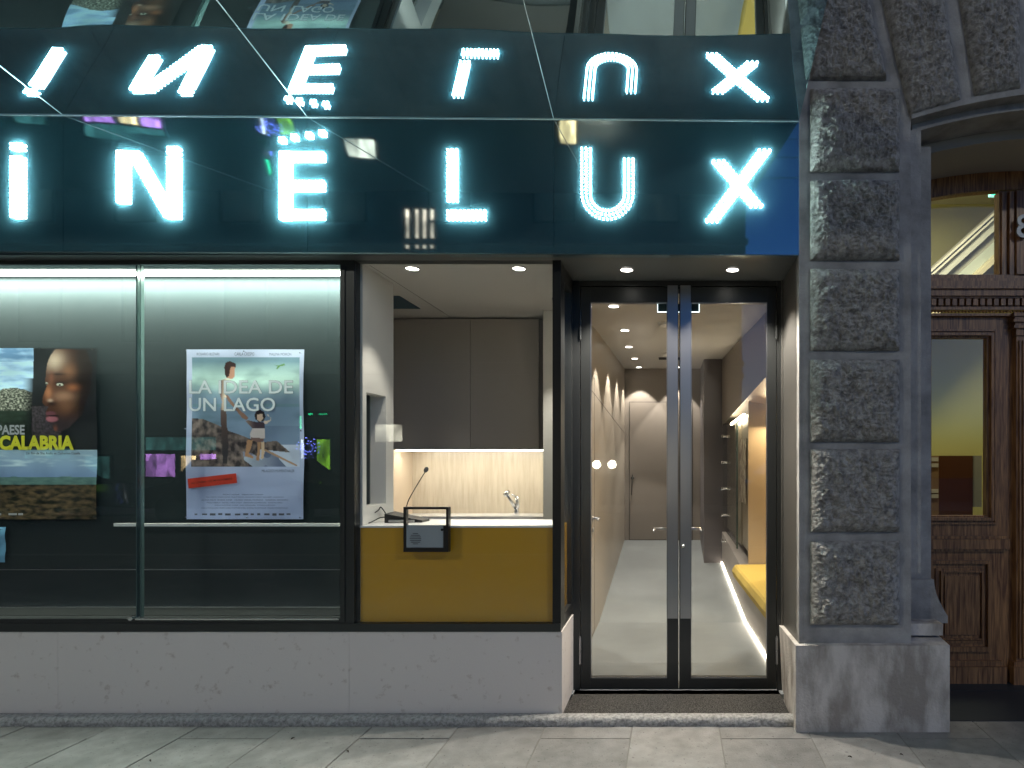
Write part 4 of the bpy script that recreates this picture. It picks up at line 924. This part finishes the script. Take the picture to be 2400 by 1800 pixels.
# frame pieces
bm = NB()
arcband(bm, wx(2160), 3.2, 24, lambda x: arc(x,-.20), lambda x: arc(x,-.0855), YW, YW+.06)
bmesh.ops.remove_doubles(bm, verts=bm.verts, dist=1e-5); obj('arched_head', bm, M_wood, hd)
bm = NB(); box(bm, wx(2140), wx(2178), YW-.001, YW+.06, .0, arc(wx(2160),-.21)); obj('frame', bm, M_wood, hd)
bm = NB()
box(bm, wx(2342), wx(2440), YW+.002, YW+.06, wz(648), arc(2.1,-.21))
for a, b_, d in ((2346,2356,.012),(2362,2372,.022),(2376,2404,.034),(2408,2418,.022)): box(bm, wx(a), wx(b_), YW-d, YW+.0015, wz(646), arc(wx(a),-.22))
obj('mullion', bm, M_wood, hd, bevel=.002)
# transom frame bead and cornice
bm = NB(); box(bm, wx(2178), wx(2342), YW+.003, YW+.05, wz(652), wz(643)); obj('transom_sill', bm, M_wood, hd, bevel=.003)
bm = NB()
for v0, v1, d in ((646,656,.020),(656,664,.035),(664,678,.055),(678,684,.075),(684,699,.060),(699,703,.045),(721,729,.030),(736,742,.020)):
    box(bm, wx(2140), 3.2, YW-d, YW+.03, wz(v1)+.0004, wz(v0))
box(bm, wx(2140), 3.2, YW-.012, YW+.03, wz(721), wz(703)+.0)
obj('cornice', bm, M_wood, hd, bevel=.002)
bm = NB(); u = 2177
while u < 2760:
    box(bm, wx(u), wx(u+10.5), YW-.042, YW-.0125, wz(719.5), wz(704)); u += 16.1
obj('dentils', bm, M_wood, hd, bevel=.001)
bm = NB(); u = 2180
while u < 2760:
    bmesh.ops.create_icosphere(bm, subdivisions=1, radius=.008, matrix=Matrix.Translation((wx(u), YW-.02, wz(732.5)))); u += 8.0
obj('bead_row', bm, M_wood, hd, smooth=True)
# left leaf
lf = YW+.01
bm = NB()
gl0, gl1, gt, gb_ = wx(2150), wx(2315), wz(791), wz(1209)
box(bm, wx(2140), wx(2364), lf, lf+.05, wz(791), wz(742)); box(bm, wx(2315), wx(2364), lf, lf+.05, wz(1209), wz(791)-.0002)
box(bm, wx(2140), wx(2364), lf, lf+.05, wz(1606), wz(1209)-.0002)
box(bm, wx(2140), wx(2178), lf, lf+.05, wz(1209), wz(791)-.0002)
obj('leaf', bm, M_wood, hd)
bm = NB(); frame_ring(bm, wx(2168), wx(2336), wz(1229), wz(772), .012, lf-.014, lf-.0002); frame_ring(bm, wx(2174), wx(2328), wz(1220), wz(780), .018, lf-.024, lf-.0006)
obj('glass_moulding', bm, M_wood, hd, bevel=.003)
bm = NB(); box(bm, wx(2160), wx(2363), lf-.032, lf-.0002, wz(1286), wz(1263)); box(bm, wx(2160), wx(2357), lf-.020, lf-.0004, wz(1262.5), wz(1256)); box(bm, wx(2160), wx(2357), lf-.018, lf-.0004, wz(1292), wz(1286.5)); obj('lock_rail', bm, M_wood, hd, bevel=.004)
bm = NB(); frame_ring(bm, wx(2176), wx(2322), wz(1527), wz(1313), .022, lf-.020, lf-.0002, wb=.03); frame_ring(bm, wx(2193), wx(2308), wz(1508), wz(1332), .016, lf-.010, lf-.0004); frame_ring(bm, wx(2205), wx(2304), wz(1500), wz(1338), .010, lf-.016, lf-.0006)
obj('panel_moulding', bm, M_wood, hd, bevel=.003)
bm = NB(); box(bm, wx(2215), wx(2296), lf-.010, lf-.0006, wz(1488), wz(1350)); obj('raised_panel', bm, M_wood, hd, bevel=.008, segs=3)
bm = NB(); box(bm, wx(2160), wx(2354), lf-.040, lf-.0002, wz(1605), wz(1560)); box(bm, wx(2160), wx(2348), lf-.026, lf-.0004, wz(1559.5), wz(1547)); obj('kick_board', bm, M_wood, hd, bevel=.004)
bm = NB(); box(bm, wx(2178), gl1, lf+.02, lf+.026, gb_, gt); obj('pane', bm, M_glass, hd)
bm = NB(); box(bm, wx(2178), wx(2342), YW+.03, YW+.036, wz(643), arc(2.0,-.13)); obj('pane', bm, M_glass, hd)
bm = NB(); box(bm, wx(2440)+.001, 3.2, YW+.03, YW+.036, wz(648), arc(2.9,-.13)); obj('pane', bm, M_glass, hd)
bm = NB(); box(bm, 3.201, 6.5, YPI+.01, 3.95, -.01, 5.2)
tag(obj('neighbour_wall', bm, M_smooth), 'plain dressed stone wall continuing past the wooden house door', 'wall')
# centre pilaster
bm = NB(); box(bm, wx(2378), wx(2430), YW-.02, YW+.04, wz(1548), wz(790))
for a, b_ in ((2383,2387),(2391,2395),(2400,2404),(2409,2413)): box(bm, wx(a), wx(b_), YW-.032, YW-.0202, wz(1540), wz(800))
for v0, v1, u0, d in ((737,745,2366,.05),(745,752,2370,.04),(752,758,2366,.048),(758,766,2372,.034),(766,772,2368,.042),(772,788,2376,.028)): box(bm, wx(u0), wx(4808-u0), YW-d, YW+.03, wz(v1)+.0003, wz(v0))
for v0, v1, u0, d in ((1548,1558,2370,.035),(1558,1606,2366,.05)): box(bm, wx(u0), wx(4808-u0), YW-d, YW+.03, wz(v1)+.0003, wz(v0))
obj('pilaster', bm, M_wood, hd, bevel=.0015)
bm = NB(); box(bm, wx(2364), 3.2, lf+.012, lf+.05, wz(1606), wz(742)-.0001); obj('leaf', bm, M_wood, hd)
bm = NB(); box(bm, xe, 3.2, YW-.14, YW+.3, -.006, .0045) ; box(bm, xe, 3.2, 3.20, YW-.141, -.006, .003)
tag(obj('threshold_slab', bm, mat('dark_slate', (.022,.028,.034), .5, 0, .4, bump=(30,.2,.003))), 'dark slate threshold slab in front of the wooden house door', 'threshold')
# number 8 plate digits
num = thing('house_number', 'grey metal number 8 fixed on the dark mullion beside the transom', 'house number', (wx(2390), YW-.045, wz(565)))
bm = NB()
def ringpatch(bm, cx, cz, ro, ri, y0, y1, n=28):
    V = [[bm.verts.new((cx+rr*math.cos(2*PI*i/n), y, cz+rr*math.sin(2*PI*i/n))) for i in range(n)] for rr, y in ((ro,y0),(ri,y0),(ri,y1),(ro,y1))]
    for a in range(4):
        A, B = V[a], V[(a+1)%4]
        for i in range(n): bm.faces.new([A[i],A[(i+1)%n],B[(i+1)%n],B[i]])
ringpatch(bm, wx(2386), wz(526.5), 14.5/SW, 6.0/SW, YW-.062, YW-.050)
ringpatch(bm, wx(2386), wz(549.5), 16.0/SW, 6.5/SW, YW-.0615, YW-.0495)
obj('digit', bm, mat('cast_grey', (.32,.33,.33), .55, .5), num)
# hallway behind the house door
M_olive = mat('hall_wall', (.46,.42,.15), .7)
bm = NB(); box(bm, 1.2, 4.2, 6.3, 6.4, -.1, 4.2); struct('wall_hall_back', bm, M_olive)
bm = NB(); box(bm, 1.22, 1.30, YW+.07, 6.3, -.1, 4.2); box(bm, 4.1, 4.2, YW+.07, 6.3, -.1, 4.2); struct('wall_hall_side', bm, mat('hall_pale', (.5,.5,.42), .7))
bm = NB(); box(bm, 1.2, 4.2, YW+.07, 6.4, 4.1, 4.2); struct('ceiling_hall', bm, mat('hall_ceiling', (.55,.52,.42), .7))
bm = NB(); box(bm, 1.2, 4.2, YW+.07, 6.4, -.05, .0); struct('floor_hall', bm, M_floor)
# stair stringer seen through the transom: stacked sloping mouldings
st = thing('staircase', 'pale moulded underside of a staircase rising to the right seen through the transom', 'staircase', (2.5, 5.6, 2.2))
S5 = F/5.6
def sl(u, off): return 640-(u-2178)*.905+off       # upper edge line of the mouldings
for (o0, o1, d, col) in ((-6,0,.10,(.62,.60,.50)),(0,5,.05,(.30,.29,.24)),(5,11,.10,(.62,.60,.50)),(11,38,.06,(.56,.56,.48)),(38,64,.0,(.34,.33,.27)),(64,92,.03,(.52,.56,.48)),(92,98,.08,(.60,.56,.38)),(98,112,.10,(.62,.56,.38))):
    bm = NB(); ua, ub = 2120, 2420
    f = lambda u, o: (X(u,S5), Z(sl(u,o),S5))
    p = [f(ua,o1), f(ub,o1), f(ub,o0), f(ua,o0)]
    hexa(bm, [(p[0][0],5.6-d,p[0][1]),(p[1][0],5.6-d,p[1][1]),(p[1][0],5.9,p[1][1]),(p[0][0],5.9,p[0][1]),(p[3][0],5.6-d,p[3][1]),(p[2][0],5.6-d,p[2][1]),(p[2][0],5.9,p[2][1]),(p[3][0],5.9,p[3][1])])
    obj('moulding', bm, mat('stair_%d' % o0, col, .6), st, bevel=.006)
# mailboxes
S6 = F/5.2
mb = thing('mailbox_cabinet', 'dark red-brown mailbox cabinet in the hallway behind the glass of the house door', 'mailboxes', (X(2260,S6), 5.2, 0))
bm = NB(); box(bm, X(2200,S6), X(2280,S6), 5.2, 5.6, .05, Z(1068,S6)); obj('cabinet_side', bm, mat('mahogany', (.06,.018,.010), .35), mb)
bm = NB(); box(bm, X(2281,S6), X(2298,S6), 5.18, 5.6, Z(1188,S6), Z(1068,S6)); obj('end_board', bm, mat('end_grey', (.22,.22,.18), .6), mb)
bm = NB(); box(bm, X(2150,S6), X(2199,S6), 5.19, 5.6, .05, Z(1069,S6)); obj('cabinet_front', bm, mat('mailbox_wood', (.20,.12,.06), .5), mb)
for v in (1072, 1086, 1146, 1158):
    bm = NB(); box(bm, X(2160,S6), X(2197,S6), 5.18, 5.189, Z(v+9,S6), Z(v,S6)); obj('name_plate', bm, mat('plate_white', (.45,.42,.34), .5), mb)
# exit sign
S7 = F/5.0
ex = thing('exit_sign', 'small glowing green emergency sign in the upper corner of the transom window', 'exit sign', (X(2340,S7), 5.0, Z(450,S7)))
bm = NB(); box(bm, X(2321,S7), X(2372,S7), 4.99, 5.0, Z(459,S7), Z(446,S7)); obj('face', bm, emis('exit_green', (.02,.9,.45), .55), ex)
bm = NB(); frame_ring(bm, X(2319,S7), X(2374,S7), Z(460.5,S7), Z(444.5,S7), .004, 4.98, 5.02); obj('housing', bm, emis('exit_edge', (.4,1,.8), .45), ex)
area('hall_lamp', (2.2, 4.5, 4.0), (0,0,0), .4, .4, 24, (1,.93,.66))

# ================================================================== OPPOSITE SIDE OF THE STREET (seen in the reflections)
bm = NB(); box(bm, -60, 60, -12, -8.5, -.2, .05); struct('pavement_opposite', bm, mat('pavement_far', (.22,.22,.21), .85))
YO = -11.0
ob = thing('opposite_building', 'dark stone town house across the street with lit shop windows', 'building', (-10, YO-4, 0))
bm = NB(); box(bm, -30, 2.06, -22, YO, 0, 17); obj('wall', bm, mat('opposite_stone', (.20,.19,.17), .85, var=(1.2,(.12,.115,.11),.3,.7,8)), ob)
bm = NB()
for z in (3.9, 4.25, 7.6, 10.9, 14.2, 16.6): box(bm, -30.05, 2.12, YO-.001, YO+.14, z, z+.16)
obj('cornice', bm, mat('opposite_trim', (.16,.15,.14), .8), ob)
lit = {'purple': ((.55,.25,.80),3.2), 'gold': ((1,.72,.35),5), 'pale': ((1,.95,.75),2.2), 'green': ((.02,.9,.35),5), 'teal': ((.12,.42,.40),.8), 'blue': ((.2,.25,1),6), 'darkg': ((.03,.05,.05),.3), 'lime': ((.35,.85,.05),1.6), 'white': ((.9,.95,1),4)}
def shop(name, col, st):
    m = emis(name, col, st); nt = m.node_tree; L = nt.links.new; b = nt.nodes['Principled BSDF']
    tc = nt.nodes.new('ShaderNodeTexCoord'); mp_ = nt.nodes.new('ShaderNodeMapping'); mp_.inputs['Scale'].default_value = (1,1,.45)
    vo = nt.nodes.new('ShaderNodeTexVoronoi'); vo.distance = 'CHEBYCHEV'; vo.inputs['Scale'].default_value = 3.2; vo.inputs['Randomness'].default_value = .8
    no = nt.nodes.new('ShaderNodeTexNoise'); no.inputs['Scale'].default_value = 5; no.inputs['Detail'].default_value = 8
    mr = nt.nodes.new('ShaderNodeMapRange'); mr.inputs['From Min'].default_value = .3; mr.inputs['From Max'].default_value = .65; mr.inputs['To Min'].default_value = .15; mr.inputs['To Max'].default_value = 1
    rp = nt.nodes.new('ShaderNodeMapRange'); rp.inputs['To Min'].default_value = .25; rp.inputs['To Max'].default_value = 1.15
    sp_ = nt.nodes.new('ShaderNodeSeparateColor'); mu = nt.nodes.new('ShaderNodeMath'); mu.operation = 'MULTIPLY'; m2 = nt.nodes.new('ShaderNodeMath'); m2.operation = 'MULTIPLY'; m2.inputs[1].default_value = st
    L(tc.outputs['Object'], mp_.inputs[0]); L(mp_.outputs[0], vo.inputs['Vector']); L(mp_.outputs[0], no.inputs['Vector']); L(no.outputs['Fac'], mr.inputs[0])
    L(vo.outputs['Color'], sp_.inputs[0]); L(sp_.outputs[0], rp.inputs[0]); L(rp.outputs[0], mu.inputs[0]); L(mr.outputs[0], mu.inputs[1]); L(mu.outputs[0], m2.inputs[0]); L(m2.outputs[0], b.inputs['Emission Strength'])
    return m
LM = {k: shop('lit_'+k, c, s*1.8) for k, (c, s) in lit.items()}
def win(x0, x1, z0, z1, k, y=YO):
    bm = NB(); frame_ring(bm, x0-.06, x1+.06, z0-.06, z1+.06, .06, y+.001, y+.07); w = obj('window', bm, M_black, ob)
    bm = NB(); box(bm, x0, x1, y+.002, y+.02, z0, z1); obj('pane', bm, LM[k], w)
E = EYE
VD = 3.211*2+11.0 - 3.211     # distance of the mirrored facade seen in the window panes
def rxx(u): return (u-CU)/F*(VD+3.211)
def rzz(v): return E+(CV-v)/F*(VD+3.211)
win(rxx(345), rxx(417), rzz(1117), rzz(1064), 'purple'); win(rxx(428), rxx(466), rzz(1117), rzz(1068), 'gold'); win(rxx(472), rxx(512), rzz(1110), rzz(1064), 'purple')
win(rxx(345), rxx(512), rzz(1055), rzz(1025), 'teal'); win(rxx(200), rxx(262), rzz(1180), rzz(1070), 'teal'); win(rxx(60), rxx(170), rzz(1190), rzz(1050), 'teal')
win(rxx(745), rxx(778), rzz(1100), rzz(1030), 'lime'); win(rxx(708), rxx(716), rzz(1175), rzz(1030), 'white'); win(rxx(745), rxx(778), rzz(1180), rzz(1148), 'pale')
win(rxx(705), rxx(712), rzz(1005), rzz(975), 'green'); win(rxx(725), rxx(738), rzz(973), rzz(969), 'green'); win(rxx(750), rxx(770), rzz(973), rzz(969), 'green')
bm = NB()
for k in range(60):
    a = random.random()*2*PI; r_ = random.choice((.12,.2,.3)); x = rxx(728)+r_*math.cos(a)*1.1; z = rzz(1050)+r_*math.sin(a); box(bm, x-.015, x+.015, YO+.08, YO+.10, z-.015, z+.015)
for k in range(30):
    x = rxx(724)+.05*math.sin(k); z = rzz(1075)-k*.04; box(bm, x-.015, x+.015, YO+.08, YO+.10, z-.015, z+.015)
obj('light_garland', bm, LM['blue'], ob)
win(rxx(880), rxx(945), rzz(1035), rzz(995), 'pale')
for i, u in enumerate((952, 975, 992, 1010)):
    d = (3.104*2+11.0)/F; x0 = (u-CU)*d; win(x0, x0+.11, E+(CV-584)*d, E+(CV-492)*d, 'pale')
for x in range(-28, 2, 3):
    for z in (4.9, 8.3, 11.6): 
        if not (-9 < x < -6 and z == 4.9): win(x, x+1.1, z, z+1.9, 'darkg')
for u in (1394, 1431):
    x, z = rxx(u), rzz(1089); gl = thing('globe_lamp', 'round white globe lamp on a bracket across the street', 'wall lamp', (x, YO+.35, z-.15), 'globe lamps across the street')
    bm = NB(); bmesh.ops.create_icosphere(bm, subdivisions=3, radius=.13, matrix=Matrix.Translation((x, YO+.35, z))); obj('globe', bm, emis('globe_glow', (1,.93,.75), 22), gl, smooth=True)
    bm = NB(); cyl(bm, (x,YO+.001,z-.17), (x,YO+.35,z-.17), .015); cyl(bm, (x,YO+.35,z-.18), (x,YO+.35,z-.12), .04); obj('bracket', bm, M_black, gl)
ORx = [(-3.0,-2.6,'gold')]
for a, b_, k in ORx: win(a, b_, 1.0, 1.9, k)
for k, (cx_, cl) in enumerate(((-15.5,(.02,.022,.03)),(-9.6,(.10,.012,.012)),(-4.3,(.16,.17,.18)),(3.2,(.03,.05,.09)))):
    y0 = -8.4; car = thing('parked_car', ('black','dark red','silver','dark blue')[k]+' car parked along the far kerb across the street', 'car', (cx_, y0+.9, 0), 'cars parked across the street')
    bm = NB(); prof = [(-2.1,.35),(-2.15,.75),(-1.35,.92),(-.75,1.42),(.75,1.45),(1.45,.98),(2.1,.85),(2.15,.35)]
    ys_ = ((y0,0),(y0+.12,.0),(y0+1.68,.0),(y0+1.8,0))
    R_ = [[bm.verts.new((cx_+x, y if z < .95 else y+(.16 if i < 2 else -.16), z)) for x, z in prof] for i, (y, _) in enumerate(ys_[::3])]
    bm.faces.new(R_[0]); bm.faces.new(R_[1][::-1])
    for i in range(len(prof)): bm.faces.new([R_[0][i],R_[1][i],R_[1][(i+1)%len(prof)],R_[0][(i+1)%len(prof)]])
    obj('body', bm, mat('car_paint_%d'%k, cl, .18, .3, .6, coat=1), car, bevel=.06, segs=3)
    bm = NB(); hexa(bm, [(cx_-1.15,y0+1.76,.95),(cx_+1.25,y0+1.76,.97),(cx_+1.25,y0+1.79,.97),(cx_-1.15,y0+1.79,.95),(cx_-.70,y0+1.65,1.36),(cx_+.70,y0+1.65,1.38),(cx_+.70,y0+1.68,1.38),(cx_-.70,y0+1.68,1.36)]); obj('window', bm, M_black, car)
    for xw in (-1.35, 1.35):
        bm = NB(); cyl(bm, (cx_+xw,y0+1.62,.33), (cx_+xw,y0+1.83,.33), .33, n=24); obj('wheel', bm, M_black, car)

for i, u in enumerate((0,1,2)):
    w = tag(bpy.data.objects.new('overhead_wire', None), None, None) if 0 else None
    z = (6.9, 7.6, 8.3)[i]; bm = NB(); tube(bm, [(x, -5.5-i*.6, z+.25*((x+3)/14)**2) for x in range(-24, 28, 4)], .012, 6)
    tag(obj('overhead_wire', bm, M_black), 'thin black tram wire strung along the street', 'wire', 'overhead wires above the street')
for lx, ly, lb in ((-7.5,-4.6,'left unseen street lamp added as fill over the road behind the viewer'),(7.0,-4.6,'right unseen street lamp added as fill over the road behind the viewer')):  # unseen lamps added to brighten the plinth, pier and pavement
    t = thing('fill_street_lamp', lb, 'fill lamp', (lx, ly, 7.4), 'street lamps added as fill over the road')
    bm = NB(); cyl(bm, (lx,ly,7.42), (lx,ly,7.60), .30, .10, 24); obj('housing', bm, M_black, t)
    bm = NB(); cyl(bm, (lx,ly,7.395), (lx,ly,7.415), .24, .24, 24); obj('lens', bm, emis('fill_lamp_lens', (1,.96,.85), 8), t)
    l_ = area('fill_lamp_light', (lx, ly, 7.39), (math.radians(28),0,0), .45, .45, 165, (1,.99,.87), t)
# lit interior light for the window case strip
area('case_wash', (-3.68, YB-.06, SOF-.016), (0,0,0), 3.7, .03, 52, (.90,1.0,.86), front)
area('cabinet_wash', (-1.52, YC+.10, zc0-.014), (math.radians(18),0,0), 1.1, .03, 2.2, (1,.93,.80), cab)
